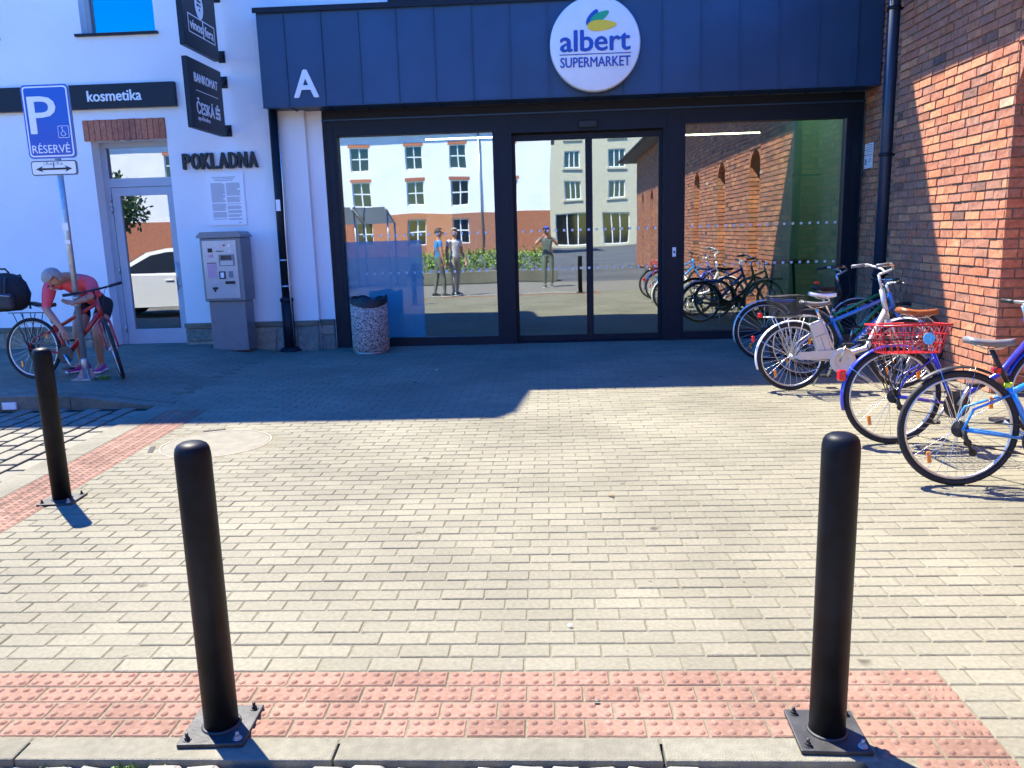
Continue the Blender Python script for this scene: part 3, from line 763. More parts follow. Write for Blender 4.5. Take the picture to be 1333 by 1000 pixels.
# poster
o = thing('poster', 'white printed notice poster of small text above the parking machine', 'poster', (-4.44, WY, 1.78))
one('sheet', whiteprint, o, 'box', -4.70, -4.18, WY - .018, WY - .002, 1.785, 2.49)
b = MB()
for k in range(3): b.box(-4.62 + .02 * k, -4.29 - .02 * k, WY - .0195, WY - .0182, 2.43 - .022 * k, 2.438 - .022 * k)
for c_ in range(2):
    z = 2.355
    while z > 1.86:
        x0 = -4.645 + c_ * .215; b.box(x0, x0 + rnd(.15, .195) if random.random() < .3 else x0 + .195, WY - .0195, WY - .0182, z - .0065, z)
        z -= .0125 if random.random() < .88 else .028
b.box(-4.29, -4.255, WY - .0195, WY - .0182, 1.81, 1.82); b.build('print', printgrey, o)
# downpipe on the white wall
dp = thing('downpipe', 'dark downpipe with thin cable on the white wall below the canopy corner', 'downpipe', (-3.66, WY - .12, 0))
b = MB(); b.tube([(-3.68, WY - .1, .02), (-3.68, WY - .1, .72)], .082, 18); b.tube([(-3.68, WY - .1, .70), (-3.66, WY - .1, 3.275)], .06, 18); b.lathe([(.084, -.015), (.094, -.01), (.094, .02), (.06, .05)], (-3.68, WY - .1, .72), 18); b.build('pipe', anthd, dp)
one('foot', anthd, dp, 'lathe', [(.15, 0), (.15, .02), (.09, .06)], (-3.68, WY - .1, 0), 20)
b = MB(); b.tube([(-3.60, WY - .15, .05), (-3.605, WY - .16, .9), (-3.60, WY - .16, 1.6), (-3.585, WY - .15, 2.3), (-3.59, WY - .14, 3.27)], .009, 6); b.build('cable', alu, dp)
for z in (.92, 1.28): one('clamp', alu, dp, 'lathe', [(.061, -.012), (.07, -.012), (.07, .012), (.061, .012)], (-3.675, WY - .1, z), 18)
one('sticker', whiteprint, dp, 'box', -3.70, -3.64, WY - .166, WY - .161, 1.95, 2.10)

# ------------------------------------------------------------------ projecting signs
def flag(z0, z1, label):
    o = thing('projecting_sign', label, 'sign', (-4.32, 11.0, z0))
    b = MB(); b.bbox(-4.36, -4.29, 9.92, 10.93, z0, z1, c=.006); b.build('panel', darksign, o)
    for z in (z0 + .1, z1 - .1):
        b = MB(); b.box(-4.345, -4.305, 10.932, WY - .012, z - .03, z + .03); b.box(-4.37, -4.28, WY - .014, WY - .002, z - .075, z + .075); b.build('bracket', anthd, o)
    return o
o = flag(2.945, 3.775, 'dark projecting sign with white lettering BANKOMAT and a bank name, lower of two')
X_ = -4.287
text('BANKOMAT', 'lettering', whiteprint, o, .15, (X_, 10.42, 3.56), '+x', .002, fitw=.70, bold=.004)
one('rule', whiteprint, o, 'box', -4.29, X_ + .001, 10.1, 10.76, 3.405, 3.412)
text('ČESKÁ', 'lettering', whiteprint, o, .2, (X_, 10.33, 3.225), '+x', .002, fitw=.52, bold=.005)
text('spořitelna', 'lettering', whiteprint, o, .075, (X_, 10.26, 3.075), '+x', .002, 0, fitw=.36)
b = MB()
for k, (dy, zz) in enumerate(((0, 3.15), (0, 3.205), (0, 3.26))): b.box(-4.29, X_ + .001, 10.64, 10.78, zz - .018, zz + .018)
b.box(-4.29, X_ + .001, 10.64, 10.675, 3.225, 3.24); b.box(-4.29, X_ + .001, 10.745, 10.78, 3.17, 3.185); b.box(-4.29, X_ + .0012, 10.69, 10.73, 3.285, 3.315); b.build('emblem', whiteprint, o)
o = flag(3.90, 4.86, 'dark projecting sign with grape emblem and white boxed lettering vinosfera, upper of two')
text('vinos', 'lettering', whiteprint, o, .17, (X_, 10.28, 4.185), '+x', .002, fitw=.35, bold=.003)
text('fera', 'lettering', whiteprint, o, .17, (X_, 10.66, 4.185), '+x', .002, fitw=.26, bold=.003)
b = MB()
for (y0, y1) in ((10.06, 10.49), (10.49, 10.84)):
    b.box(-4.29, X_, y0, y0 + .012, 4.08, 4.30); b.box(-4.29, X_, y1 - .012, y1, 4.08, 4.30); b.box(-4.29, X_, y0 + .012, y1 - .012, 4.08, 4.092); b.box(-4.29, X_, y0 + .012, y1 - .012, 4.288, 4.30)
b.build('border', whiteprint, o)
e = MB(); e.xf = Matrix.Translation((X_, 10.42, 4.46)); e.lathe([(.12, -.002), (.12, 0), (0, .0005)], (0, 0, 0), 24, 'x', False)
for v in range(len(e.v)): e.v[v] = (e.v[v][0], e.v[v][1], 4.46 + (e.v[v][2] - 4.46) * 1.35)
eo = e.build('emblem', whiteprint, o)
e = MB()
for (yy, zz) in ((-.04, .05), (.04, .05), (0, .05), (-.02, 0), (.03, 0), (.005, -.05), (-.05, .0)): e.lathe([(.017, -.001), (.017, .003), (0, .004)], (X_, 10.42 + yy, 4.46 + zz), 10, 'x', False)
e.build('grape_dot', darksign, eo)

# ------------------------------------------------------------------ canopy
CYF, CZ0, CZ1 = 10.785, 3.28, 4.47
cn = thing('canopy', 'anthracite standing seam sheet canopy over the supermarket entrance', 'canopy', (.3, 11, CZ0))
one('core', anthd, cn, 'box', -3.69, 4.26, CYF + .012, WY - .002, CZ0 + .012, CZ1 - .004)
seams = [-3.70] + [-3.35 + .4868 * k for k in range(16)] + [4.27]
for i in range(len(seams) - 1):
    x0, x1 = seams[i], seams[i + 1]
    bm = bmesh.new(); n = 4; vs = {}
    for a in range(n + 1):
        for c in range(n + 1):
            fx = a / n; fz = c / n; bulge = .006 * math.sin(math.pi * fx) * math.sin(math.pi * fz) * rnd(.3, 1) * random.choice((1, -.4))
            vs[a, c] = bm.verts.new((x0 + .003 + (x1 - x0 - .006) * fx, CYF - bulge, CZ0 + (CZ1 - CZ0) * fz))
    for a in range(n):
        for c in range(n): bm.faces.new((vs[a, c], vs[a + 1, c], vs[a + 1, c + 1], vs[a, c + 1]))
    q = MB(); q.bm(bm, True); q.box(x0 + .003, x1 - .003, CYF + .0065, CYF + .011, CZ0, CZ1); q.build('panel', anth, cn)
    one('soffit_panel', anth, cn, 'box', x0 + .003, x1 - .003, CYF + .013, 11.24, CZ0 - .002, CZ0 + .010)
for x in seams[1:-1]:
    b = MB(); b.box(x - .006, x + .006, CYF - .022, CYF + .006, CZ0 + .001, CZ1 - .001); b.build('seam', anth, cn)
    b = MB(); b.box(x - .006, x + .006, CYF + .014, 11.23, CZ0 - .018, CZ0 - .0025); b.build('seam', anth, cn)
b = MB(); b.box(-3.735, 4.27, CYF - .04, WY - .003, CZ1, CZ1 + .03); b.box(-3.735, 4.27, CYF - .045, CYF - .035, CZ1 - .035, CZ1 + .001); b.build('cap', anthd, cn)
one('edge_trim', anth, cn, 'box', -3.705, 4.27, CYF - .004, CYF + .02, CZ0 - .012, CZ0 - .003)
one('end_panel', anth, cn, 'box', -3.705, -3.692, CYF + .008, WY - .002, CZ0, CZ1 - .002)
o = text('A', 'letter_sign', whiteprint, bpy.data.objects.new('tmp', None), .5, (-3.11, CYF - .012, 3.555), ext=.006, bold=.012, fitw=.31, sy=1.0); o.parent = None
zs = [v.co.z for v in o.data.vertices]; k_ = .35 / (max(zs) - min(zs))
for v in o.data.vertices: v.co.z = 3.555 + (v.co.z - 3.555) * k_
tag(o, 'white capital letter A on the left of the dark canopy', 'letter')
# round sign
SX, SZ = .655, 3.87
rs = thing('round_sign', 'round white lightbox sign with blue lettering albert SUPERMARKET on the canopy', 'sign', (SX, CYF, SZ - .57))
prof = [(.56, CYF - .024), (.57, CYF - .05), (.57, CYF - .13), (.562, CYF - .145), (.545, CYF - .150), (.0, CYF - .154)]
one('lightbox', whitep, rs, 'lathe', prof, (SX, 0, SZ), 72, 'y')
FY = CYF - .157
text('albert', 'lettering', albertblue, rs, .36, (SX + .0, FY, SZ + .04), ext=.003, fitw=.87, bold=.009)
one('rule', albertblue, rs, 'box', SX - .45, SX + .45, FY - .003, FY + .003, SZ - .125, SZ - .115)
text('SUPERMARKET', 'lettering', albertblue, rs, .17, (SX, FY, SZ - .215), ext=.003, fitw=.88, bold=.003)
def petal(name, mat, cx, cz, a, bb, rot, y):
    b = MB(); n = 28; pts = []
    for k in range(n):
        t = 2 * math.pi * k / n; px, pz = a * math.cos(t), bb * math.sin(t) * (1 - .25 * math.cos(t)); pts.append((cx + px * math.cos(rot) - pz * math.sin(rot), cz + px * math.sin(rot) + pz * math.cos(rot)))
    b.prism(pts, y, y + .004); b.build(name, mat, rs)
petal('blue_petal', albertblue, SX - .03, SZ + .305, .115, .055, R(58), FY - .001)
petal('green_petal', albertgreen, SX + .06, SZ + .315, .13, .052, R(28), FY - .004)
petal('yellow_petal', albertyellow, SX + .085, SZ + .215, .185, .062, R(2), FY - .007)

# ------------------------------------------------------------------ glazed entrance
GY = 11.30
en = thing('glass_entrance', 'dark framed glass shopfront with automatic sliding doors under the canopy', 'entrance', (.6, GY, 0))
b = MB(); d0, d1 = GY - .06, GY + .10
b.box(-3.06, -2.87, d0, d1, 0, 3.15); b.box(-.72, -.46, d0, d1, 0, 3.15); b.box(1.60, 1.90, d0, d1, 0, 3.15); b.box(4.04, 4.26, d0, d1, 0, 3.15)
b.box(-2.87, -.72, d0, d1, 2.935, 3.15); b.box(-.46, 1.60, d0, d1, 2.90, 3.15); b.box(1.90, 4.04, d0, d1, 2.945, 3.15)
b.box(-2.87, -.72, d0, d1, 0, .12); b.box(1.90, 4.04, d0, d1, 0, .12)
b.build('frame', anthd, en)
for (x0, x1) in ((-3.06, -2.87), (-.72, -.46), (1.60, 1.90), (4.04, 4.26)):
    for x in (x0 + .05, x1 - .05): one('glazing_bead', anthd, en, 'box', x - .004, x + .004, d0 - .006, d0 - .001, .02, 3.12)
one('fascia', anthd, en, 'box', -3.06, 4.26, GY - .05, GY + .09, 3.152, CZ0 - .004)
one('drip_trim', anth, en, 'box', -3.06, 4.26, GY - .085, GY - .052, 3.14, 3.158)
one('pane', glass_front, en, 'box', -2.87, -.72, GY + .02, GY + .028, .12, 2.935)
one('pane', glass_front, en, 'box', 1.90, 4.04, GY + .02, GY + .028, .12, 2.945)
for (x0, x1) in ((-.46, .595), (.600, 1.60)):
    y0 = GY + .05; b = MB(); s = .045
    b.box(x0, x0 + s, y0, y0 + .04, .02, 2.88); b.box(x1 - s, x1, y0, y0 + .04, .02, 2.88); b.box(x0 + s, x1 - s, y0, y0 + .04, 2.80, 2.88); b.box(x0 + s, x1 - s, y0, y0 + .04, .02, .10)
    o = b.build('sliding_door', anthd, en)
    one('door_pane', glass_front, o, 'box', x0 + s, x1 - s, y0 + .016, y0 + .024, .10, 2.80)
one('door_track', anthd, en, 'box', -.46, 1.60, GY - .055, GY + .095, 0, .018)
one('motion_sensor', blackp, en, 'bbox', .46, .71, GY - .11, GY - .061, 2.93, 3.03, c=.012)
o = one('push_button', whiteprint, en, 'bbox', 1.735, 1.785, GY - .08, GY - .061, 1.17, 1.30, c=.006)
one('button_core', anthd, o, 'box', 1.75, 1.77, GY - .083, GY - .079, 1.22, 1.25)
b = MB()
for (x0, x1) in ((-2.6, -.8), (-.35, 1.5), (2.0, 3.98)):
    x = x0
    while x < x1:
        for z in (1.03, 1.56): b.box(x, x + .032, GY + .0165, GY + .0185, z, z + .032)
        x += .115
stuff(b.build('safety_dots', whiteprint, en))
# lobby behind the glass
lb = thing('lobby', 'dim shop lobby with light strips seen through the glass and unseen fill strips added above', 'room', (.6, 14, 0))
one('floor', interior_f, lb, 'box', -3.06, 4.26, GY + .11, 17.5, -.05, .012)
b = MB(); b.box(-3.2, -3.06, GY + .11, 17.5, -.05, 3.9); b.box(-3.2, 4.4, 17.5, 17.65, -.05, 3.9); b.build('wall', interior, lb)
one('side_wall', pm('pale_green_paint', (.26, .52, .54), .7, var=.05), lb, 'box', 4.27, 4.4, GY + .11, 17.5, -.05, 3.9)
one('ceiling', interior_c, lb, 'box', -3.06, 4.26, GY + .11, 17.5, 3.6, 3.9)
for (x0, x1, y, z) in ((2.2, 3.4, 13.2, 3.0), (-1.9, -.8, 13.0, 3.05), (2.4, 4.0, 12.6, 3.56), (2.4, 4.0, 13.6, 3.56), (-.6, 1.6, 13.0, 3.56), (-2.6, -1.0, 13.6, 3.56)):  # wide strips at ceiling height are unseen fill lamps, added to brighten the lobby
    o = one('light_or_fill_strip', strip, lb, 'box', x0, x1, y, y + (.03 if z < 3.3 else .12), z, z + .02)
one('window_film', film, en, 'box', -2.868, -1.78, GY + .014, GY + .017, .125, 1.50)
def table(x, y, label):
    o = thing('bistro_table', label, 'table', (x, y, 0))
    one('tabletop', blackp, o, 'lathe', [(.42, 1.0), (.43, 1.015), (.42, 1.03), (0, 1.03)], (x, y, 0), 28)
    for k in range(4):
        a = .5 + k * 1.5708; b = MB(); b.tube([(x + .2 * math.cos(a), y + .2 * math.sin(a), 1.0), (x + .3 * math.cos(a), y + .3 * math.sin(a), .013)], .018, 8); b.build('leg', blackp, o)
table(3.6, 12.4, 'round dark bistro table behind the right pane')

# ------------------------------------------------------------------ litter bin, parking machine
bx, by = -2.45, 10.72
o = thing('litter_bin', 'round washed concrete litter bin with black liner beside the entrance', 'bin', (bx, by, 0))
one('body', bin_con, o, 'lathe', [(.235, .03), (.25, .04), (.252, .70), (.247, .72), (.225, .72), (.215, .66), (.0, .64)], (bx, by, 0), 40)
one('base', alu, o, 'lathe', [(.23, 0), (.23, .03)], (bx, by, 0), 40)
b = MB(); n = 40; vs = []
for k in range(n):
    a = 2 * math.pi * k / n; z = .745 + .02 * math.sin(a * 3 + .4) + .012 * math.sin(a * 7)
    for (r, h) in ((.256, .655 + .03 * math.sin(a * 2 + 1)), (.258, z), (.235, z + .012), (.21, z - .03), (.19, .60)): vs.append((bx + r * math.cos(a), by + r * math.sin(a), h))
fs = [(k * 5 + q, ((k + 1) % n) * 5 + q, ((k + 1) % n) * 5 + q + 1, k * 5 + q + 1) for k in range(n) for q in range(4)]
b.add(vs, fs, True); b.build('liner', blackp, o)
mx0, mx1, my0, my1 = -4.665, -4.105, 10.60, 10.98
o = thing('parking_machine', 'grey parking ticket machine on a pedestal under the poster', 'ticket machine', (-4.38, 10.8, 0))
g0 = gz(-4.4, 10.8)
one('pedestal', machg, o, 'bbox', mx0 + .03, mx1 - .03, my0 + .05, my1 - .02, g0, .76, c=.008)
one('access_panel', machg, o, 'box', mx0 + .06, mx1 - .06, my0 + .045, my0 + .049, g0 + .03, g0 + .17)
bd = one('cabinet', machg, o, 'bbox', mx0, mx1, my0, my1, .762, 1.61, c=.012)
b = MB(); b.prism([(mx0 - .025, 1.612), (mx0 - .025, 1.64), (mx0 + .03, 1.69), (mx1 - .03, 1.69), (mx1 + .015, 1.64), (mx1 + .015, 1.612)], my0 - .03, my1 + .01); b.build('hood', machg, o)
fp = one('front_plate', machl, o, 'bbox', mx0 + .035, mx1 - .06, my0 - .012, my0 - .001, .80, 1.575, c=.004)
F0 = my0 - .0125
def mp(name, mat, u0, u1, v0, v1, t=.006):
    x0, x1 = mx0 + .035, mx1 - .06; xx0, xx1 = x0 + (x1 - x0) * u0, x0 + (x1 - x0) * u1; z0, z1 = .80 + .775 * v0, .80 + .775 * v1
    return one(name, mat, fp, 'box', xx0, xx1, F0 - t, F0, z0, z1)
mp('coin_slot', blackp, .16, .29, .80, .87); mp('emblem', pinkprint, .17, .30, .71, .76); mp('label_strip', blackp, .40, .62, .81, .825); mp('button', redlens, .62, .68, .90, .93); mp('lamp', whiteprint, .76, .82, .88, .93); mp('lamp', whiteprint, .78, .82, .80, .83)
d_ = mp('display_panel', machg, .46, .92, .56, .76, .004); mp('display', screen, .53, .83, .67, .74, .009); mp('keypad', machl, .5, .88, .575, .65, .008)
mp('instruction_print', pinkprint, .10, .38, .36, .60, .002); mp('print_title', blackp, .10, .38, .61, .625, .003); mp('card_reader', blackp, .44, .62, .34, .47, .01); mp('card_slot', whiteprint, .48, .58, .36, .45, .013); mp('coin_return', machg, .72, .84, .36, .47, .008); mp('bill_slot', blackp, .60, .88, .25, .30, .012); mp('lock', blackp, .20, .36, .16, .20, .004); mp('lock_core', blackp, .24, .30, .12, .16, .004)

# ------------------------------------------------------------------ bollards
def bollard(x, y, rz, label, h=.955):
    o = thing('bollard', label, 'bollard', (x, y, 0), (0, 0, rz), 'black steel bollards')
    r = .0535
    b = MB(); b.lathe([(r, .012), (r, h - .045), (r * .985, h - .03), (r * .93, h - .014), (r * .82, h - .004), (r * .6, h + .003), (r * .3, h + .006), (.0, h + .007)], n=36); b.build('post', black, o, True)
    b = MB(); b.bbox(-.105, .105, -.105, .105, .0, .014, c=.003); p = b.build('base_plate', zincd, o, True)
    b = MB(); b.torus((0, 0, .015), r + .003, .006, 'z', 32, 6); b.build('weld', zincd, p, True)
    for sx in (-1, 1):
        for sy in (-1, 1):
            b = MB(); b.lathe([(.014, .014), (.014, .017)], (sx * .08, sy * .08, 0), 14); b.lathe([(.0095, .017), (.0095, .025)], (sx * .08, sy * .08, 0), 6, smooth=False); b.lathe([(.0055, .025), (.0055, .036), (.003, .038)], (sx * .08, sy * .08, 0), 8)
            b.build('bolt', zincd if (sx, sy) != (1, -1) else zinc, p, True)
bollard(-1.088, 2.275, R(2), 'black bollard standing at the front of the tactile strip, left of the two nearest')
bollard(.834, 2.245, R(-2), 'black bollard standing on the tactile strip at the right, below the bicycles')
bollard(-3.045, 4.575, R(4), 'black bollard beside the diagonal red strip by the parking bay')

# ------------------------------------------------------------------ parking sign
px_, py_ = -5.075, 8.33; g0 = gz(px_, py_)
ps = thing('parking_sign', 'blue parking sign with P and wheelchair symbol on a galvanised post', 'sign', (px_, py_, g0))
b = MB(); b.tube([(px_, py_, g0), (px_, py_, 3.18)], .03, 16); b.build('post', zinc, ps)
b = MB(); b.lathe([(.034, 0), (.04, .01), (.04, .03), (.034, .04)], (px_, py_, .99), 16); b.lathe([(.032, 0), (.036, .005), (.036, .02), (.032, .025)], (px_, py_, .92), 16); b.build('collar', zinc, ps)
b = MB(); b.lathe([(.036, g0), (.036, g0 + .22), (.031, g0 + .23)], (px_, py_, 0), 16)
for k in range(4):
    a = R(45) + k * R(90); ca, sa = math.cos(a), math.sin(a); nx, ny = -sa * .004, ca * .004
    pts = [(px_ + .03 * ca, py_ + .03 * sa, g0 + .015), (px_ + .1 * ca, py_ + .1 * sa, g0 + .015), (px_ + .03 * ca, py_ + .03 * sa, g0 + .13)]
    b.add([(p[0] - nx, p[1] - ny, p[2]) for p in pts] + [(p[0] + nx, p[1] + ny, p[2]) for p in pts], [(0, 2, 1), (3, 4, 5), (0, 1, 4, 3), (1, 2, 5, 4), (2, 0, 3, 5)])
b.box(px_ - .11, px_ + .11, py_ - .11, py_ + .11, g0 + .001, g0 + .014); b.build('foot_plate', zinc, ps)
b = MB(); b.box(px_ - .033, px_ + .033, py_ - .033, py_ - .0305, 1.72, 1.80); b.box(px_ - .033, px_ + .033, py_ - .033, py_ - .0305, 1.58, 1.62); b.build('sticker', whiteprint, ps)
def rrect(x0, x1, z0, z1, r, n=6):
    out = []
    for (cx, cz, a0) in ((x1 - r, z1 - r, 0), (x0 + r, z1 - r, 90), (x0 + r, z0 + r, 180), (x1 - r, z0 + r, 270)):
        for k in range(n + 1): a = R(a0 + 90 * k / n); out.append((cx + r * math.cos(a), cz + r * math.sin(a)))
    return out
def board(parent, name, x0, x1, z0, z1, r, y0, y1, mat):
    b = MB(); b.prism(rrect(x0, x1, z0, z1, r), y0, y1); return b.build(name, mat, parent)
yb = py_ - .045
x0, x1, z0, z1 = -5.35, -4.845, 2.455, 3.185
board(ps, 'panel', x0, x1, z0, z1, .045, yb, yb + .02, alu)
board(ps, 'blue_rim', x0 + .002, x1 - .002, z0 + .002, z1 - .002, .044, yb - .002, yb - .0002, blueprint)
board(ps, 'white_border', x0 + .017, x1 - .017, z0 + .017, z1 - .017, .035, yb - .004, yb - .0022, whiteprint)
board(ps, 'blue_field', x0 + .032, x1 - .032, z0 + .032, z1 - .032, .026, yb - .006, yb - .0042, blueprint)
text('P', 'letter', whiteprint, ps, .62, (-5.145, yb - .008, 2.885), bold=.004, ext=.0015, fitw=.285, sy=.86)
text('RÉSERVÉ', 'lettering', whiteprint, ps, .115, (-5.10, yb - .008, 2.56), ext=.0015, fitw=.40)
board(ps, 'symbol_frame', -5.005, -4.89, 2.655, 2.775, .012, yb - .0078, yb - .0062, whiteprint)
board(ps, 'symbol_field', -5.0, -4.895, 2.66, 2.77, .009, yb - .0094, yb - .008, blueprint)
b = MB(); b.xf = Matrix.Translation((-4.95, yb - .0105, 2.71)); b.torus((0, 0, -.014), .023, .0035, 'y', 20, 4, R(120), R(400), rz=.0008); b.lathe([(.0075, -.0008), (.0075, .0008)], (-.006, 0, .043), 10, 'y')
b.tube([(-.006, 0, .032), (-.002, 0, .004), (.017, 0, .004), (.028, 0, -.026), (.036, 0, -.022)], .0038, 4); b.tube([(-.004, 0, .02), (.014, 0, .018)], .003, 4); b.build('wheelchair_symbol', whiteprint, ps)
x0, x1, z0, z1 = -5.345, -4.855, 2.285, 2.435
board(ps, 'lower_panel', x0, x1, z0, z1, .03, yb, yb + .018, alu)
board(ps, 'lower_rim', x0 + .002, x1 - .002, z0 + .002, z1 - .002, .029, yb - .002, yb - .0002, blackp)
board(ps, 'lower_field', x0 + .012, x1 - .012, z0 + .012, z1 - .012, .022, yb - .004, yb - .0022, whiteprint)
b = MB(); cz = 2.35; pts = [(-5.295, cz), (-5.215, cz + .032), (-5.232, cz + .01), (-4.968, cz + .01), (-4.985, cz + .032), (-4.905, cz), (-4.985, cz - .032), (-4.968, cz - .01), (-5.232, cz - .01), (-5.215, cz - .032)]
b.prism(pts, yb - .006, yb - .0042); b.box(-5.105, -5.095, yb - .0061, yb - .0043, cz + .012, cz + .066); b.build('double_arrow', blackp, ps)
text('1,75 m', 'lettering', blackp, ps, .04, (-5.16, yb - .005, 2.40), ext=.0008, fitw=.085); text('1,75 m', 'lettering', blackp, ps, .04, (-5.045, yb - .005, 2.40), ext=.0008, fitw=.085)

# ------------------------------------------------------------------ bicycles
def wheel(parent, name, c, r, rot=None, tyre=.019, rimcol=None, nsp=28, fat=.0016, hubcol=None, gears=False):
    """a wheel in the xz plane about c (part with tyre, rim, spokes, hub as sub-parts)"""
    T = Matrix.Translation(c)
    if rot is not None: T = T @ rot
    b = MB(); b.xf = T; b.torus((0, 0, 0), r - tyre, tyre, 'y', 56, 8)
    t = b.build(name, rubber, parent, True)
    b = MB(); b.xf = T; b.torus((0, 0, 0), r - 2 * tyre - .006, .009, 'y', 56, 6, rz=.011); b.build('rim', rimcol or alu, t, True)
    b = MB(); b.xf = T; ri = r - 2 * tyre - .012
    for k in range(nsp):
        a = 2 * math.pi * k / nsp; s = 1 if k % 2 else -1; aa = a + (.55 if (k // 2) % 2 else -.55)
        b.tube([(.02 * math.cos(aa), s * .026, .02 * math.sin(aa)), (ri * math.cos(a), s * .003, ri * math.sin(a))], fat, 4, cap=False)
    b.build('spokes', spokem, t, True)
    b = MB(); b.xf = T; b.lathe([(.006, -.06), (.006, -.045), (.024, -.035), (.024, -.025), (.013, -.02), (.013, .02), (.024, .025), (.024, .035), (.006, .045), (.006, .06)], n=14, axis='y'); b.build('hub', hubcol or alu, t, True)
    if gears:
        b = MB(); b.xf = T
        for k in range(7): b.lathe([(.05 - k * .0042, -.026 - k * .0042), (.05 - k * .0042, -.0285 - k * .0042)], n=24, axis='y', smooth=False)
        b.lathe([(.018, -.022), (.018, -.058)], n=12, axis='y'); b.build('cassette', zincd, t, True)
    b = MB(); b.xf = T @ Matrix.Rotation(R(215), 4, 'Y'); q = r * .68
    b.xf = T
    for a in (R(228), R(40)):
        cx, cz = q * math.cos(a), q * math.sin(a); bb = MB(); bb.xf = T @ Matrix.Translation((cx, 0, cz)) @ Matrix.Rotation(-a - R(50), 4, 'Y'); bb.bbox(-.035, .035, -.007, .007, -.012, .012, c=.004); bb.build('reflector', orangel, t, True)
    return t
def saddle(parent, x, z, mat, L=.27, wd=.075, tilt=0):
    b = MB(); n = 9; m = 8; vs = []
    for i in range(n):
        f = i / (n - 1); xx = x - .14 + L * f
        hw = wd * (1 - smooth01((f - .12) / .6)) + .021 * smooth01((f - .12) / .6)
        if f < .1: hw *= .8 + 2 * f
        if f > .93: hw *= .7
        zz = z + .018 * (1 - f) ** 2 - .010 * math.sin(math.pi * f) + tilt * (f - .5)
        for k in range(m):
            a = math.pi * k / (m - 1); vs.append((xx, -hw * math.cos(a), zz - .012 * (1 - math.sin(a)) * 2.4))
        for k in range(2): vs.append((xx, hw * .6 * (1 - 2 * k), zz - .042))
    w_ = m + 2; fs = []
    for i in range(n - 1):
        for k in range(w_): fs.append((i * w_ + k, i * w_ + (k + 1) % w_, (i + 1) * w_ + (k + 1) % w_, (i + 1) * w_ + k))
    fs += [tuple(range(w_)), tuple((n - 1) * w_ + k for k in range(w_))]
    b.add(vs, fs, True); s = b.build('saddle', mat, parent, True)
    b = MB()
    for sy in (-1, 1): b.tube([(x - .1, sy * .045, z - .03), (x - .03, sy * .02, z - .062), (x + .05, sy * .02, z - .058), (x + .11, sy * .008, z - .028)], .0035, 5)
    b.build('saddle_rail', chrome, s, True)
    return s
def fender(parent, c, r, a0, a1, mat, hw=.026, name='mudguard'):
    b = MB(); n = 26; vs = []
    for i in range(n + 1):
        a = R(a0 + (a1 - a0) * i / n)
        for k in range(5):
            f = (k - 2) / 2; rr = r - .008 * f * f * 1.5; y = hw * f; vs.append((c[0] + rr * math.cos(a), c[1] + y, c[2] + rr * math.sin(a)))
        for k in range(5):
            f = (2 - k) / 2; rr = r - .008 * f * f * 1.5 - .002; vs.append((c[0] + rr * math.cos(a), c[1] + hw * f, c[2] + rr * math.sin(a)))
    fs = []
    for i in range(n):
        for k in range(10): fs.append((i * 10 + k, i * 10 + (k + 1) % 10, (i + 1) * 10 + (k + 1) % 10, (i + 1) * 10 + k))
    fs += [tuple(range(10)), tuple(n * 10 + k for k in range(10))]
    b.add(vs, fs, True); m_ = b.build(name, mat, parent, True)
    b = MB()
    for sy in (-1, 1):
        for a in (R(a0 + (a1 - a0) * .25), R(a0 + (a1 - a0) * .72)): b.tube([(c[0], c[1] + sy * .05, c[2]), (c[0] + r * math.cos(a), c[1] + sy * hw, c[2] + r * math.sin(a))], .0022, 5)
    b.build('stay', chrome, m_, True)
    return m_
def basket(parent, x0, x1, hy, z0, z1, mat, flare=.05, nx=8, ny=6, nz=4, r=.0022, rr=.005):
    b = MB()
    def ring(f): fl = flare * f; return x0 - fl, x1 + fl, hy + fl, z0 + (z1 - z0) * f
    for k in range(nz + 1):
        a, c, h, z = ring(k / nz); b.tube([(a, -h, z), (c, -h, z), (c, h, z), (a, h, z), (a, -h, z)], rr if k in (nz,) else r, 5)
    a, c, h, z = ring(0); A, C_, H_, Z = ring(1)
    for i in range(nx + 1):
        f = i / nx
        for s in (-1, 1): b.tube([(a + (c - a) * f, s * h, z), (A + (C_ - A) * f, s * H_, Z)], r, 4, cap=False)
        b.tube([(a + (c - a) * f, -h, z), (a + (c - a) * f, h, z)], r, 4, cap=False)
    for i in range(ny + 1):
        f = i / ny * 2 - 1
        b.tube([(a, h * f, z), (A, H_ * f, Z)], r, 4, cap=False); b.tube([(c, h * f, z), (C_, H_ * f, Z)], r, 4, cap=False); b.tube([(a, h * f, z), (c, h * f, z)], r, 4, cap=False)
    return b.build('basket', mat, parent, True)
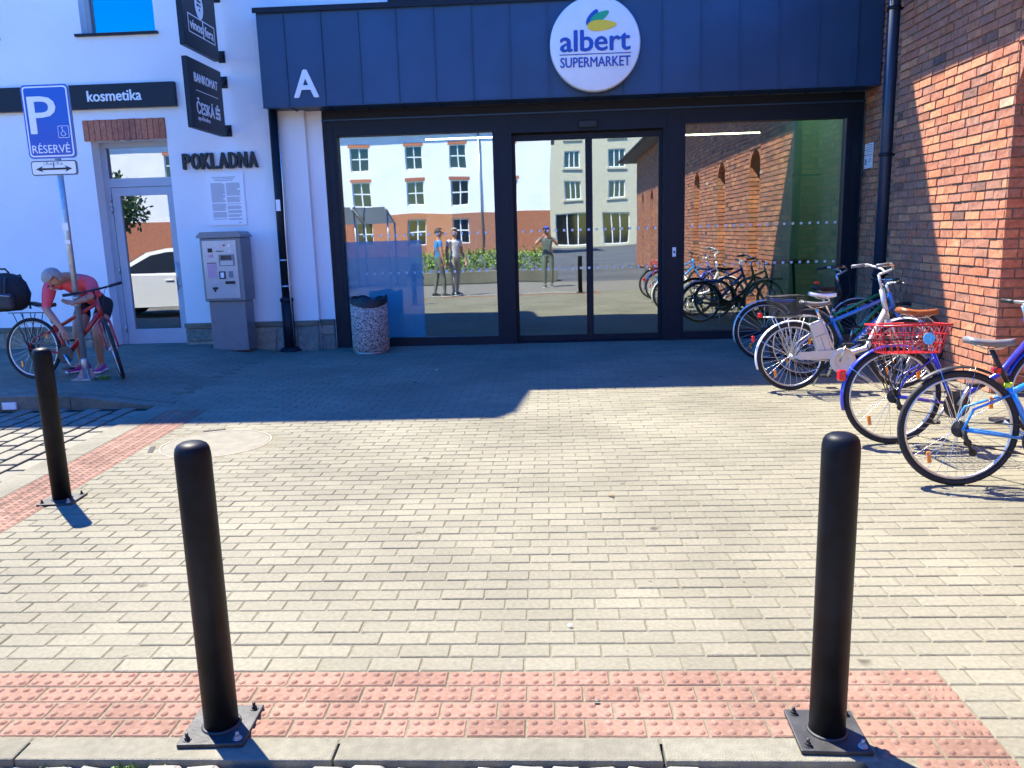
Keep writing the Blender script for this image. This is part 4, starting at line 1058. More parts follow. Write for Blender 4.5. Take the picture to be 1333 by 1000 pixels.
def bike(name, label, loc, rz, lean, P):
    """x forward, rear wheel touches the ground at the origin"""
    o = thing(name, label, 'bicycle', loc, (lean, 0, rz), P.get('group'))
    r = P.get('r', .345); wb_ = P.get('wb', 1.05); fm = P['frame']; sth = P.get('step', False)
    BB = Vector((.43, 0, .275)); ST = Vector((.27, 0, P.get('st', .70))); HT = Vector((wb_ - .22, 0, P.get('ht', .88))); HB = Vector((wb_ - .17, 0, .70)); RA = Vector((0, 0, r)); FA = Vector((wb_, 0, r))
    b = MB(); tr = P.get('tr', .017)
    b.tube([BB, ST], tr, 12)
    dt = HB + (HT - HB) * .2
    if sth:
        mid = Vector((.50, 0, .33)); b.tube([dt, mid.lerp(dt, .5) + Vector((.02, 0, -P.get('sag', .05))), mid, BB], tr * 1.35, 12)
        if sth == 2: b.tube([HB + (HT - HB) * .8, Vector((.55, 0, .50)), BB + (ST - BB) * .35], tr * .95, 12)
    else:
        b.tube([dt, BB], tr * 1.25, 12); b.tube([HB + (HT - HB) * .8, ST + Vector((.008, 0, -.05))], tr, 12)
    b.tube([HB - (HT - HB) * .1, HT + (HT - HB) * .08], tr * 1.15, 12)
    for s in (-1, 1):
        b.tube([BB + Vector((0, s * .03, 0)), RA + Vector((.12, s * .055, -.02)), RA + Vector((0, s * .062, 0))], .0095, 8)
        b.tube([ST + Vector((0, s * .018, -.06)), RA + Vector((.06, s * .055, .12)), RA + Vector((0, s * .062, 0))], .008, 8)
    b.tube([BB + Vector((0, -.04, 0)), BB + Vector((0, .04, 0))], .022, 12)
    fr = b.build('frame', fm, o, True)
    if P.get('name'):
        d = (dt - BB); L = d.length; d.normalize(); n_ = Vector((0, -1, 0)); up = n_.cross(d)
        rot = Matrix((( d.x, up.x, n_.x), (d.y, up.y, n_.y), (d.z, up.z, n_.z)))
        t = text(P['name'], 'lettering', whiteprint, fr, .07, (0, 0, 0), rot, .001, fitw=L * .62, sy=.75, bold=.0015)
        for v in t.data.vertices: v.co = v.co + origin(fr) + BB.lerp(dt, .55) + Vector((0, -tr * 1.3, 0))
    # steering
    steer = Matrix.Identity(4)
    ax = (HT - HB).normalized()
    if P.get('steer'): steer = Matrix.Translation(HB) @ Matrix.Rotation(P['steer'], 4, ax) @ Matrix.Translation(-HB)
    b = MB(); b.xf = steer
    cr = HB - ax * .05
    b.tube([HB, cr], .019, 10)
    for s in (-1, 1): b.tube([cr + Vector((0, s * .02, 0)), cr + Vector((.005, s * .055, -.03)), Vector((wb_ - .09, s * .057, r + .16)), FA + Vector((0, s * .057, 0))], [.016, .015, .012, .009], 8)
    b.build('fork', P.get('fork', fm), o, True)
    wheel(o, 'rear_wheel', RA, r, nsp=P.get('nsp', 28), rimcol=P.get('rim'), fat=P.get('fat', .0016), gears=P.get('gears', True))
    wheel(o, 'front_wheel', tuple(steer @ FA), r, rot=steer.to_3x3().to_4x4(), nsp=P.get('nsp', 28), rimcol=P.get('rim'), fat=P.get('fat', .0016))
    # cockpit
    top = HT + ax * P.get('stemh', .10); b = MB(); b.xf = steer
    b.tube([HT, top], .0125, 10); ex = top + Vector((.06, 0, .02)); b.tube([top, ex], .012, 10); b.build('stem', P.get('barm', alu), o, True)
    b = MB(); b.xf = steer; kind = P.get('bar', 'flat')
    if kind == 'flat': pts = [(ex.x - .03, -.29, ex.z + .01), (ex.x, -.1, ex.z), (ex.x, .1, ex.z), (ex.x - .03, .29, ex.z + .01)]
    else: pts = [(ex.x - .20, -.28, ex.z + .06), (ex.x - .06, -.26, ex.z + .075), (ex.x + .02, -.12, ex.z + .03), (ex.x, 0, ex.z), (ex.x + .02, .12, ex.z + .03), (ex.x - .06, .26, ex.z + .075), (ex.x - .20, .28, ex.z + .06)]
    b.tube(pts, .0115, 10); hb = b.build('handlebar', P.get('barm', alu), o, True)
    for s in (0, 1):
        b = MB(); b.xf = steer; p, q = (Vector(pts[0]), Vector(pts[1])) if s == 0 else (Vector(pts[-1]), Vector(pts[-2]))
        d = (q - p).normalized(); b.tube([p - d * .004, p + d * .06, p + d * .115], [.017, .0155, .0165], 10); b.build('grip', P.get('grip', blackp), hb, True)
        b = MB(); b.xf = steer; a0 = p + d * .13; sd = Vector((.035, 0, -.008)); b.tube([a0, a0 + sd, a0 + sd - d * .05, a0 + sd * 1.15 - d * .115], [.009, .007, .005, .005], 6); b.build('brake_lever', chrome if P.get('barm') is not blackp else blackp, hb, True)
    b = MB(); b.xf = steer
    for s in (-1, 1): b.tube([(ex.x + .03, s * .14, ex.z), (ex.x + .11, s * .1, ex.z - .02), (HB.x + .10, s * .03, HB.z + .09), (HB.x + .02, s * .02, HB.z - .04)], .0028, 5)
    b.build('cable', blackp, hb, True)
    # seat
    sp = ST + (ST - BB).normalized() * P.get('sp', .16)
    b = MB(); b.tube([ST, sp], .0135, 10); b.build('seatpost', P.get('post', chrome), o, True)
    b = MB(); b.lathe([(.02, -.014), (.022, 0), (.02, .014)], ST, 12); b.build('seat_clamp', P.get('clamp', alu), o, True)
    saddle(o, sp.x + .0, sp.z + .062, P['saddle'], wd=P.get('sw', .075))
    # drive
    b = MB(); b.lathe([(.092, -.052), (.095, -.05), (.092, -.048), (.07, -.05), (.02, -.055)], BB, 32, 'y', False); b.build('chainring', P.get('ring', zincd), o, True)
    for s, a in ((-1, P.get('ca', 20)), (1, P.get('ca', 20) + 180)):
        a = R(a); e = BB + Vector((.17 * math.cos(a), s * .075, .17 * math.sin(a)))
        b = MB(); b.tube([BB + Vector((0, s * .062, 0)), e], [.014, .011], 8); ck = b.build('crank', alu, o, True)
        b = MB(); b.bbox(e.x - .045, e.x + .045, min(e.y, e.y + s * .09), max(e.y, e.y + s * .09), e.z - .012, e.z + .012, c=.005); b.build('pedal', blackp, ck, True)
    b = MB(); yy = -.05
    b.tube([(0, yy, r + .045), (BB.x, yy, BB.z + .093)], .004, 5); b.tube([(0, yy, r - .045), (.06, yy, r - .09), (BB.x, yy, BB.z - .093)], .004, 5); b.build('chain', zincd, o, True)
    if P.get('gears', True):
        b = MB(); b.tube([(0, -.07, r), (.02, -.072, r - .06), (.055, -.07, r - .13)], [.012, .014, .008], 8); b.lathe([(.022, -.006), (.022, .006)], (.03, -.062, r - .075), 12, 'y'); b.lathe([(.022, -.006), (.022, .006)], (.06, -.062, r - .135), 12, 'y'); b.build('derailleur', blackp, o, True)
    b = MB(); b.tube([(.33, .05, .27), (.30, .11, .14), (.28, .19, .01 - lean * .0)], .008, 6); b.build('kickstand', P.get('stand', alu), o, True)
    if P.get('fender'):
        fender(o, RA, r + .022, P.get('fa0', 25), P.get('fa1', 190), P['fender'])
        if not P.get('steer'): fender(o, FA, r + .022, 10, 160, P['fender'])
    if P.get('rack'):
        z = r * 2 + .055; b = MB()
        for s in (-1, 1): b.tube([(.22, s * .03, z + .0), (.18, s * .055, z), (-.24, s * .055, z), (-.27, 0, z)], .005, 6); b.tube([(-.06, s * .055, z), (0, s * .066, r)], .0045, 6); b.tube([(-.18, s * .055, z), (0, s * .066, r)], .0045, 6); b.tube([(.10, s * .055, z), (.0, s * .066, r)], .0045, 6)
        for x in (-.2, -.1, 0, .1): b.tube([(x, -.055, z), (x, .055, z)], .004, 6)
        b.build('rack', P['rack'], o, True)
    return o
G_ = 'bicycles parked against the brick wall'
bike1 = bike('bicycle', 'turquoise blue bicycle nearest the camera, cut by the right edge', (2.40, 4.63, 0), R(-3), R(-4),
     dict(frame=blue1, saddle=greyseat, post=blackp, clamp=yellowr, bar='flat', barm=blackp, ca=-35, st=.60, sp=.235, group=G_, tr=.019, fat=.0015, nsp=32, fender=None))
b = MB(); b.bbox(-.03, .0, -.03, .03, -.018, .018, c=.006); b.xf = None
for i in range(len(b.v)): b.v[i] = (b.v[i][0] + .215, b.v[i][1], b.v[i][2] + .685)
b.build('rear_light', redlens, bike1, True)
fender(bike1, (0, 0, .345), .372, 62, 128, blackp)
bike2 = bike('bicycle', 'ultramarine step-through bicycle with red wire basket and brown leather saddle', (2.42, 5.58, 0), R(2), R(-4),
     dict(frame=blue2, saddle=leather, bar='flat', step=1, wb=1.14, ht=.86, st=.66, sp=.25, sw=.09, fender=blue2, fa0=20, fa1=195, rack=blackp, group=G_, ca=60, nsp=28))
bk2 = basket(bike2, -.16, .20, .09, .665, .855, redpl, flare=.05, nx=9, ny=6, nz=3, r=.0032, rr=.007)
bk2.location = (0, -.155, 0)
o = MB(); o.lathe([(.04, -.285), (.04, -.289), (0, -.290)], (.10, 0, .765), 16, 'y', False); o.build('sticker', pm('sky_blue_print', (.1, .5, .8), .5, var=.3, scale=60), bike2, True)
b = MB(); b.bbox(-.385, -.335, -.03, .03, .46, .54, c=.012); b.build('rear_light', redlens, bike2, True)
bike3 = bike('electric_bicycle', 'silver electric bicycle with cream battery box and black mesh basket behind', (2.30, 7.54, 0), R(1), R(-3),
     dict(frame=silverp, saddle=greyseat, bar='upright', barm=silverp, grip=greyseat, step=1, sag=.15, r=.325, st=.66, ht=.92, stemh=.16, sp=.13, fender=whitep, fa0=30, fa1=200, rack=silverp, group=G_, ca=70, gears=False, nsp=28, tr=.02, fat=.002))
bk = basket(bike3, -.18, .06, .11, .71, .90, blackp, flare=.035, nx=16, ny=12, nz=9, r=.0016, rr=.005)
b = MB(); b.xf = Matrix.Translation((.285, 0, .47)) @ Matrix.Rotation(R(-20), 4, 'Y'); b.bbox(-.075, .045, -.05, .05, -.17, .19, c=.014); bt = b.build('battery', creamp, bike3, True)
b = MB(); b.xf = Matrix.Translation((.285, 0, .47)) @ Matrix.Rotation(R(-20), 4, 'Y'); b.box(-.065, .035, -.0525, -.0502, .06, .066); b.box(-.018, -.014, -.0525, -.0502, -.14, .05); b.build('groove', machg, bt, True)
b = MB(); b.lathe([(.118, -.06), (.122, -.066), (.118, -.072), (.065, -.074), (.063, -.07)], (.46, 0, .28), 36, 'y'); b.xf = None
b.prism([(.40, .385), (.05, .37), (.03, .335), (.05, .30), (.36, .30), (.42, .33)], -.071, -.061); b.build('chain_guard', creamp, bike3, True)
b = MB(); b.bbox(-.315, -.29, -.04, .04, .70, .745, c=.006); b.build('rear_light', redlens, bike3, True)
b = MB(); b.bbox(-.375, -.355, -.025, .025, .47, .53, c=.006); b.build('rear_reflector', redlens, bike3, True)
bike4 = bike('bicycle', 'blue mountain bicycle with white lettering AUTHOR behind the electric bicycle', (2.62, 8.22, 0), R(-4), R(-3),
     dict(frame=blue3, saddle=whitep, bar='flat', barm=silverp, name='AUTHOR', tr=.021, st=.62, ht=.84, sp=.2, group=G_, ca=30, nsp=24, fat=.002))
bike5 = bike('bicycle', 'green framed bicycle behind the blue mountain bicycle', (2.86, 8.78, 0), R(5), R(-3),
     dict(frame=greenp, saddle=blackp, bar='flat', barm=chrome, st=.62, ht=.84, sp=.22, stemh=.08, group=G_, ca=80, nsp=24, fat=.002))
b = MB(); b.bbox(.05, .09, -.03, .03, .915, .945, c=.006); b.build('rear_light', redlens, bike5, True)
bike6 = bike('bicycle', 'dark bicycle with silver mudguards farthest back beside the glass', (2.52, 9.32, 0), R(-2), R(-4),
     dict(frame=blackp, saddle=blue3, bar='upright', step=1, fender=silverp, fa0=20, fa1=200, st=.55, sp=.12, rack=None, group=G_, ca=10, nsp=24, fat=.002))

# ------------------------------------------------------------------ red bicycle on the left
zl = gz(-5.6, 8.3)
rb = bike('bicycle', 'red bicycle held by the bent cyclist beside the parking sign', (-5.71, 8.42, zl - .004), R(-7), R(-5),
     dict(frame=redp, saddle=blackp, bar='flat', barm=blackp, st=.60, ht=.86, sp=.2, steer=R(-52), ca=-60, tr=.02, rack=blackp, nsp=24, fat=.0018, r=.34, wb=1.03))
bag = thing('pannier_bag', 'bulky round black bag strapped on the rear rack of the red bicycle', 'bag', (-5.92, 8.44, zl + .74))
b = MB(); bm = bmesh.new(); bmesh.ops.create_icosphere(bm, subdivisions=3, radius=1)
for v in bm.verts:
    k = 1 + .10 * noise.noise(v.co * 1.7 + Vector((3, 1, 2))) + .03 * noise.noise(v.co * 6)
    z = v.co.z * .245; 
    if z < -.17: z = -.17 + (z + .17) * .25
    v.co = Vector((v.co.x * .25 * k, v.co.y * .19 * k, z * k + .20))
b.bm(bm, True); b.build('bag_body', blackcloth, bag, True)
b = MB(); b.tube([(-.12, -.19, .02), (-.12, -.205, .2), (-.10, -.12, .40), (-.10, .12, .40), (-.12, .2, .2), (-.12, .19, .02)], .012, 6); b.build('strap', blackp, bag, True)
b = MB(); b.bbox(-.02, .20, -.225, -.15, .05, .22, c=.03); pk = b.build('pocket', pm('charcoal_nylon', (.03, .03, .034), .7, var=.3, scale=30, bump=.4, bscale=60), bag, True)
b = MB(); b.tube([(-.01, -.228, .19), (.09, -.232, .20), (.19, -.228, .19)], .004, 5); b.build('zip', alu, pk, True)
b = MB(); b.tube([(.10, -.17, .05), (.12, -.20, .22), (.10, -.13, .38), (.10, .12, .40), (.12, .2, .2), (.12, .19, .02)], .011, 6); b.build('strap', zincd, bag, True)
b = MB(); b.tube([(-.06, -.04, .43), (-.02, -.05, .475), (.06, -.05, .475), (.09, -.04, .43)], .011, 6); b.build('carry_handle', blackp, bag, True)

# ------------------------------------------------------------------ people
def seg_dist(p, a, c):
    d = c - a; L = d.length_squared
    t = 0 if L < 1e-9 else max(0, min(1, (p - a).dot(d) / L))
    return (p - (a + d * t)).length
def person(label, loc, J, mats, hair, shoe, cap=None, group=None):
    """J: joints in local coordinates; one continuous skinned body, clothes by limb"""
    root = thing('person', label, 'person', loc, group=group)
    V = []; Rr = []; E_ = []; SG = []
    def add(p, r): V.append(Vector(p)); Rr.append(r); return len(V) - 1
    def chain(start, pts, part):
        prev = start
        for (p, r) in pts:
            i = add(p, r); E_.append((prev, i)); SG.append((prev, i, part)); prev = i
        return prev
    L = lambda a, c, t: Vector(a).lerp(Vector(c), t)
    bk_ = J.get('bulk', 1)
    pel = add(J['pelvis'], (.135 * bk_, .105 * bk_))
    ch = chain(pel, [(L(J['pelvis'], J['chest'], .5), (.13 * bk_, .10 * bk_)), (J['chest'], (.155 * bk_, .11 * bk_)), (L(J['chest'], J['neck'], .75), (.10, .08))], 'top')
    nk = chain(ch, [(J['neck'], (.052, .052)), (L(J['neck'], J['head'], .45), (.058, .06)), (J['head'], (.085, .098)), (L(J['head'], J['crown'], .8), (.062, .075))], 'skin')
    chest_i = 2
    for s in ('L', 'R'):
        sh, el, wr, ft = J['sh' + s], J['el' + s], J['wr' + s], J['hand' + s]
        e = chain(chest_i, [(sh, (.062 * bk_, .062 * bk_)), (L(sh, el, .5), (.052 * bk_, .052 * bk_))], 'top')
        e = chain(e, [(el, (.042, .042))], 'sleeve'); e = chain(e, [(L(el, wr, .4), (.040, .040)), (wr, (.027, .024))], 'skin')
        d = (Vector(ft) - Vector(wr)); dn = d.normalized(); sd = dn.orthogonal().normalized(); n2 = dn.cross(sd)
        pc = chain(e, [(Vector(wr) + dn * .05, (.036, .018))], 'skin')
        for k, (o_, l_) in enumerate(((-.03, .060), (-.01, .072), (.01, .068), (.028, .052))):
            q = Vector(wr) + dn * .085 + sd * o_
            chain(pc, [(q, (.0095, .0095)), (q + dn * l_ * .5 + n2 * .008, (.0085, .0085)), (q + dn * l_ + n2 * .028, (.0075, .0075))], 'skin')
        q = Vector(wr) + dn * .04 + sd * .045; chain(pc, [(q, (.0105, .0105)), (q + dn * .04 + sd * .012 + n2 * .012, (.009, .009))], 'skin')
        hp, kn, an, to = J['hip' + s], J['kn' + s], J['an' + s], J['toe' + s]
        e = chain(pel, [(hp, (.095 * bk_, .095 * bk_)), (L(hp, kn, .5), (.078 * bk_, .078 * bk_))], 'leg'); e = chain(e, [(kn, (.056, .056))], 'thigh_low')
        e = chain(e, [(L(kn, an, .35), (.056, .056)), (an, (.036, .036))], 'shin'); chain(e, [(L(an, to, .6), (.038, .03)), (to, (.03, .02))], 'shin')
    me = bpy.data.meshes.new('body'); me.from_pydata(V, E_, []); ob = bpy.data.objects.new('body', me); COL.objects.link(ob)
    sk = ob.modifiers.new('skin', 'SKIN'); sk.use_smooth_shade = True; sk.branch_smoothing = .6
    lay = me.skin_vertices[0].data
    for i, v in enumerate(lay): v.radius = Rr[i]; v.use_root = (i == 0)
    ss = ob.modifiers.new('sub', 'SUBSURF'); ss.levels = ss.render_levels = J.get('sub', 2)
    dg = bpy.context.evaluated_depsgraph_get(); dg.update()
    m2 = bpy.data.meshes.new_from_object(ob.evaluated_get(dg)); bpy.data.objects.remove(ob)
    m2.materials.clear(); order = ['skin', 'top', 'bottom']
    for k in order: m2.materials.append(mats[k])
    where = mats['zones']
    segs = [(V[a], V[c], part) for a, c, part in SG]
    for p in m2.polygons:
        c = Vector(p.center); best = min(segs, key=lambda s: seg_dist(c, s[0], s[1])); p.material_index = order.index(where[best[2]]); p.use_smooth = True
    bo = bpy.data.objects.new('body', m2); COL.objects.link(bo); bo.parent = root
    hd, cr = Vector(J['head']), Vector(J['crown']); up = (cr - hd).normalized(); face = Vector(J['face']).normalized(); face = (face - up * face.dot(up)).normalized(); side = up.cross(face)
    T = Matrix.Translation(hd) @ Matrix(((side.x, face.x, up.x, 0), (side.y, face.y, up.y, 0), (side.z, face.z, up.z, 0), (0, 0, 0, 1)))
    b = MB(); b.xf = T; bm = bmesh.new(); bmesh.ops.create_uvsphere(bm, u_segments=18, v_segments=12, radius=1)
    bmesh.ops.delete(bm, geom=[v for v in bm.verts if v.co.z < -.35 or (v.co.y > .35 and v.co.z < .42)], context='VERTS')
    for v in bm.verts: k = 1 + .05 * noise.noise(v.co * 5); v.co = Vector((v.co.x * .096 * k, v.co.y * .112 * k - .005, v.co.z * .105 * k + .045))
    b.bm(bm, True); b.build('cap' if cap else 'hair', cap or hair, bo, True)
    if cap: b = MB(); b.xf = T; b.bbox(-.07, .07, .07, .18, .075, .09, c=.006); b.build('cap_peak', cap, bo, True)
    b = MB(); b.xf = T; b.ball((0, .1, .0), .015, .022, .028); b.build('nose', mats['skin'], bo, True)
    for s in (-1, 1):
        b = MB(); b.xf = T; b.ball((s * .034, .088, .025), .014, .012, .009); b.build('eye', blackp, bo, True)
        b = MB(); b.xf = T; b.ball((s * .09, 0, .005), .012, .022, .032); b.build('ear', mats['skin'], bo, True)
    b = MB(); b.xf = T; b.ball((0, .088, -.045), .026, .012, .008); b.build('mouth', pinkprint, bo, True)
    for s in ('L', 'R'):
        an, to = Vector(J['an' + s]), Vector(J['toe' + s]); d = to - an; d.z = 0; d.normalize(); sd = Vector((-d.y, d.x, 0))
        T2 = Matrix.Translation((an.x, an.y, an.z - .075)) @ Matrix(((d.x, sd.x, 0, 0), (d.y, sd.y, 0, 0), (0, 0, 1, 0), (0, 0, 0, 1)))
        b = MB(); b.xf = T2; vs = []; n = 8; st_ = [(-.075, .032, .085), (-.04, .04, .10), (.02, .042, .095), (.08, .046, .07), (.14, .045, .055), (.19, .03, .04)]
        for (x, hw, h) in st_:
            for k in range(n): a = 2 * math.pi * k / n; vs.append((x, hw * math.cos(a), h / 2 + h / 2 * math.sin(a)))
        b.add(vs, [(i * n + k, i * n + (k + 1) % n, (i + 1) * n + (k + 1) % n, (i + 1) * n + k) for i in range(len(st_) - 1) for k in range(n)] + [tuple(range(n)), tuple((len(st_) - 1) * n + k for k in range(n))], True); sh_ = b.build('shoe', shoe, bo, True)
        b = MB(); b.xf = T2; b.bbox(-.08, .195, -.042, .042, 0, .016, c=.005); b.build('sole', whiteprint, sh_, True)
    return root
# cyclist, bent over the red bicycle; local origin on the pavement between the feet
cy = dict(pelvis=(.06, .34, .83), chest=(.08, -.02, 1.02), neck=(.06, -.20, 1.12), head=(.0, -.32, 1.08), crown=(-.03, -.40, 1.14), face=(-.1, -.6, -.9),
          shL=(.29, -.11, 1.05), elL=(.36, -.28, .89), wrL=(.27, -.41, .85), handL=(.20, -.47, .85),
          shR=(-.18, -.13, 1.04), elR=(-.16, -.30, .77), wrR=(.02, -.36, .57), handR=(.07, -.38, .49),
          hipL=(.18, .28, .79), knL=(.20, .0, .47), anL=(.12, .14, .085), toeL=(.16, -.04, .03),
          hipR=(-.06, .30, .79), knR=(-.04, .02, .47), anR=(-.11, .16, .085), toeR=(-.20, -.0, .03), bulk=1.34, sub=3)
person('cyclist in coral pink shirt and black shorts bending over the red bicycle', (-5.30, 8.68, zl), cy,
       dict(skin=skin, top=pinkshirt, bottom=blackcloth, zones=dict(top='top', sleeve='top', skin='skin', leg='bottom', thigh_low='skin', shin='skin')), greyhair, magenta)
def standing(fx, fy, arms='down', ph=0):
    """upright figure looking along (fx, fy)"""
    f = Vector((fx, fy, 0)).normalized(); s = Vector((-f.y, f.x, 0)); U = Vector((0, 0, 1))
    P = lambda a, c, z: tuple(f * a + s * c + U * z)
    J = dict(pelvis=P(0, 0, .95), chest=P(.01, 0, 1.28), neck=P(.01, 0, 1.49), head=P(.03, 0, 1.60), crown=P(.02, 0, 1.72), face=tuple(f))
    for k, sg in (('L', 1), ('R', -1)):
        st = .12 * sg * ph
        J['hip' + k] = P(0, sg * .09, .90); J['kn' + k] = P(.03 + st * .6, sg * .10, .50); J['an' + k] = P(st, sg * .10, .085); J['toe' + k] = P(st + .15, sg * .12, .03)
        J['sh' + k] = P(0, sg * .19, 1.42)
        if arms == 'phone': J['el' + k] = P(.16, sg * .30, 1.26); J['wr' + k] = P(.30, sg * .10, 1.47); J['hand' + k] = P(.33, sg * .06, 1.54)
        else: J['el' + k] = P(-.02 + .05 * sg * ph, sg * .25, 1.13); J['wr' + k] = P(.08, sg * .27, .90); J['hand' + k] = P(.11, sg * .27, .82)
    return J
zone_long = dict(top='top', sleeve='top', skin='skin', leg='bottom', thigh_low='bottom', shin='bottom')
zone_short = dict(top='top', sleeve='skin', skin='skin', leg='bottom', thigh_low='bottom', shin='bottom')
person('photographer in blue cap and grey clothes, mirrored in the sliding door', (0, -.46, -.03), standing(0, 1, 'phone'),
       dict(skin=skin, top=greycloth, bottom=khaki, zones=zone_short), darkhair, blackp, cap=capblue)
ph = thing('phone', 'dark phone held up by the mirrored photographer', 'phone', (0, -.12, 1.55))
one('case', blackp, ph, 'bbox', -.08, .08, -.012, -.003, -.04, .04, c=.003, local=True)
person('passer-by in blue shirt mirrored in the left shop pane', (-2.80, 2.15, -.0), standing(.9, -.3, 'down', 1),
       dict(skin=skin, top=bluecloth, bottom=khaki, zones=zone_short), darkhair, blackp, group=None)
person('passer-by in white shirt and beige trousers mirrored in the left shop pane', (-2.42, 1.80, -.0), standing(.5, .6, 'down', .6),
       dict(skin=skin, top=whitecloth, bottom=beigecloth, zones=zone_short), greyhair, blackp, group=None)

# ------------------------------------------------------------------ what the glass mirrors: street side
def car(label, loc, rz, mat):
    o = thing('parked_car', label, 'car', loc, (0, 0, rz))
    low = [(-2.05, .30), (-2.08, .55), (-2.0, .82), (-1.85, .92), (.75, .95), (1.35, .88), (1.85, .76), (2.02, .60), (2.04, .34), (1.95, .24), (-1.95, .24)]
    top = [(-1.95, .90), (-1.70, 1.38), (-1.3, 1.46), (-.2, 1.48), (.25, 1.40), (1.02, .93)]
    def loft(poly, st):
        n = len(poly); b = MB(); cx = sum(p[0] for p in poly) / n; cz = sum(p[1] for p in poly) / n; vs = []
        for (y, k) in st: vs += [(cx + (p[0] - cx) * k, y, cz + (p[1] - cz) * (k if k > .9 else .95)) for p in poly]
        m = len(st); fs = [(i * n + q, i * n + (q + 1) % n, (i + 1) * n + (q + 1) % n, (i + 1) * n + q) for i in range(m - 1) for q in range(n)]
        fs += [tuple(range(n)), tuple((m - 1) * n + q for q in range(n))]; b.add(vs, fs, False); return b
    bo = loft(low, [(-.87, .955), (-.80, .99), (0, 1.0), (.80, .99), (.87, .955)]).build('body', mat, o, True)
    b = MB(); n = len(top); vs = []
    for (y0, k) in ((-1, 1), (1, 1)):
        for (x, z) in top: vs.append((x, y0 * (.80 - .20 * (z - .9) / .58), z))
    b.add(vs, [tuple(range(n)), tuple(n + i for i in range(n))] + [(i, (i + 1) % n, n + (i + 1) % n, n + i) for i in range(n)]); b.build('cabin', mat, o, True)
    for s in (-1, 1):
        for poly in ([(-1.66, .97), (-1.50, 1.34), (-.72, 1.40), (-.66, .97)], [(-.58, .97), (-.60, 1.40), (-.2, 1.40), (.16, 1.34), (.80, .97)]):
            b = MB(); vs = []
            for dd in (0, .012): vs += [(x, s * (.80 - .20 * (z - .9) / .58 + .002 + dd * .5), z) for x, z in poly]
            b.add(vs, [(0, 1, 2, 3), (4, 5, 6, 7)] if len(poly) == 4 else [(0, 1, 2, 3, 4), (5, 6, 7, 8, 9)]); b.build('side_window', carglass, o, True)
        b = MB(); b.bbox(.62, .80, min(s * .84, s * 1.0), max(s * .84, s * 1.0), .95, 1.07, c=.03); b.build('wing_mirror', mat, o, True)
        b = MB(); b.bbox(1.72, 1.96, min(s * .55, s * .80), max(s * .55, s * .80), .60, .72, c=.03); b.build('headlight', whiteprint, o, True)
        b = MB(); b.bbox(-2.09, -1.95, min(s * .55, s * .80), max(s * .55, s * .80), .66, .84, c=.03); b.build('tail_light', redlens, o, True)
        b = MB(); b.bbox(-.42, -.24, min(s * .86, s * .89), max(s * .86, s * .89), .80, .83, c=.006); b.build('door_handle', mat, bo, True)
        for x in (-1.30, 1.28):
            b = MB(); b.xf = Matrix.Translation((x, s * .78, .32)); b.torus((0, 0, 0), .24, .08, 'y', 28, 8, rz=.10); wv = b.build('wheel', rubber, o, True)
            b = MB(); b.xf = Matrix.Translation((x, s * .80, .32)); b.lathe([(.20, -.05 * s), (.20, .06 * s), (.06, .075 * s), (0, .075 * s)], n=20, axis='y'); b.build('rim', alu, wv, True)
    for poly in ([(.30, 1.385), (.98, .97)], [(-1.68, 1.36), (-1.90, .98)]):
        b = MB(); (xa, za), (xb, zb) = poly; k = 1 if xa > 0 else -1
        wa, wb2 = .80 - .20 * (za - .9) / .58 - .06, .80 - .20 * (zb - .9) / .58 - .04
        b.add([(xa + .012 * k, -wa, za + .01), (xa + .012 * k, wa, za + .01), (xb + .012 * k, wb2, zb + .01), (xb + .012 * k, -wb2, zb + .01)], [(0, 1, 2, 3)]); b.build('windscreen', carglass, o, True)
    return o
car('white parked car mirrored in the glass of the shop door', (-8.25, 5.45, -.012), math.pi, carwhite)
car('dark parked car mirrored low in the left shop pane', (-8.6, -3.9, -.06), 0, cardark)
# opposite white building
ob = thing('opposite_building', 'white three storey building with brick base mirrored in the left pane', 'building', (-20, -44, -.06))
cols_ = [-31, -27, -23.4, -19.3, -15.2, -10.8, -7.1, -3.2]
oh = [(c - .75, c + .75, z, z + 2.0) for c in cols_ for z in (4.0, 6.85)] + [(c - .7, c + .7, .9, 2.9) for c in cols_]
def facade(parent, x0, x1, z0, z1, y, t, holes, mat, name):
    b = MB(); wall_cells(b, x0, x1, z0, z1, y - t, y, holes); return b.build(name, mat, parent)
facade(ob, -40, .4, 3.35, 9.9, -44, .4, [h for h in oh if h[2] > 3], render_w, 'wall')
facade(ob, -40, .4, -.06, 3.348, -43.95, .45, [h for h in oh if h[2] < 3], brickm, 'brick_base')
one('roof', greyroof, ob, 'box', -40.4, .8, -56, -43.6, 9.902, 10.2)
b = MB(); b.box(-40, .4, -56, -55.6, -.06, 9.9); b.box(0, .4, -55.6, -44.5, -.06, 9.9); b.build('side_wall', render_w, ob)
for (x0, x1, z0, z1) in oh:
    f = MB(); y = -44.22
    f.box(x0, x0 + .09, y, y + .07, z0, z1); f.box(x1 - .09, x1, y, y + .07, z0, z1); f.box(x0 + .09, x1 - .09, y, y + .07, z0, z0 + .09); f.box(x0 + .09, x1 - .09, y, y + .07, z1 - .09, z1); f.box((x0 + x1) / 2 - .05, (x0 + x1) / 2 + .05, y, y + .07, z0 + .09, z1 - .09); f.box(x0 + .09, (x0 + x1) / 2 - .05, y, y + .07, z0 + 1.0, z0 + 1.1); f.box((x0 + x1) / 2 + .05, x1 - .09, y, y + .07, z0 + 1.0, z0 + 1.1)
    wn = f.build('window', whitep, ob); one('pane', carglass, wn, 'box', x0 + .09, x1 - .09, y + .02, y + .03, z0 + .09, z1 - .09)
    if z0 > 3: one('lintel', lintelm, ob, 'box', x0 - .12, x1 + .12, -44.02, -43.985, z1 + .003, z1 + .25)
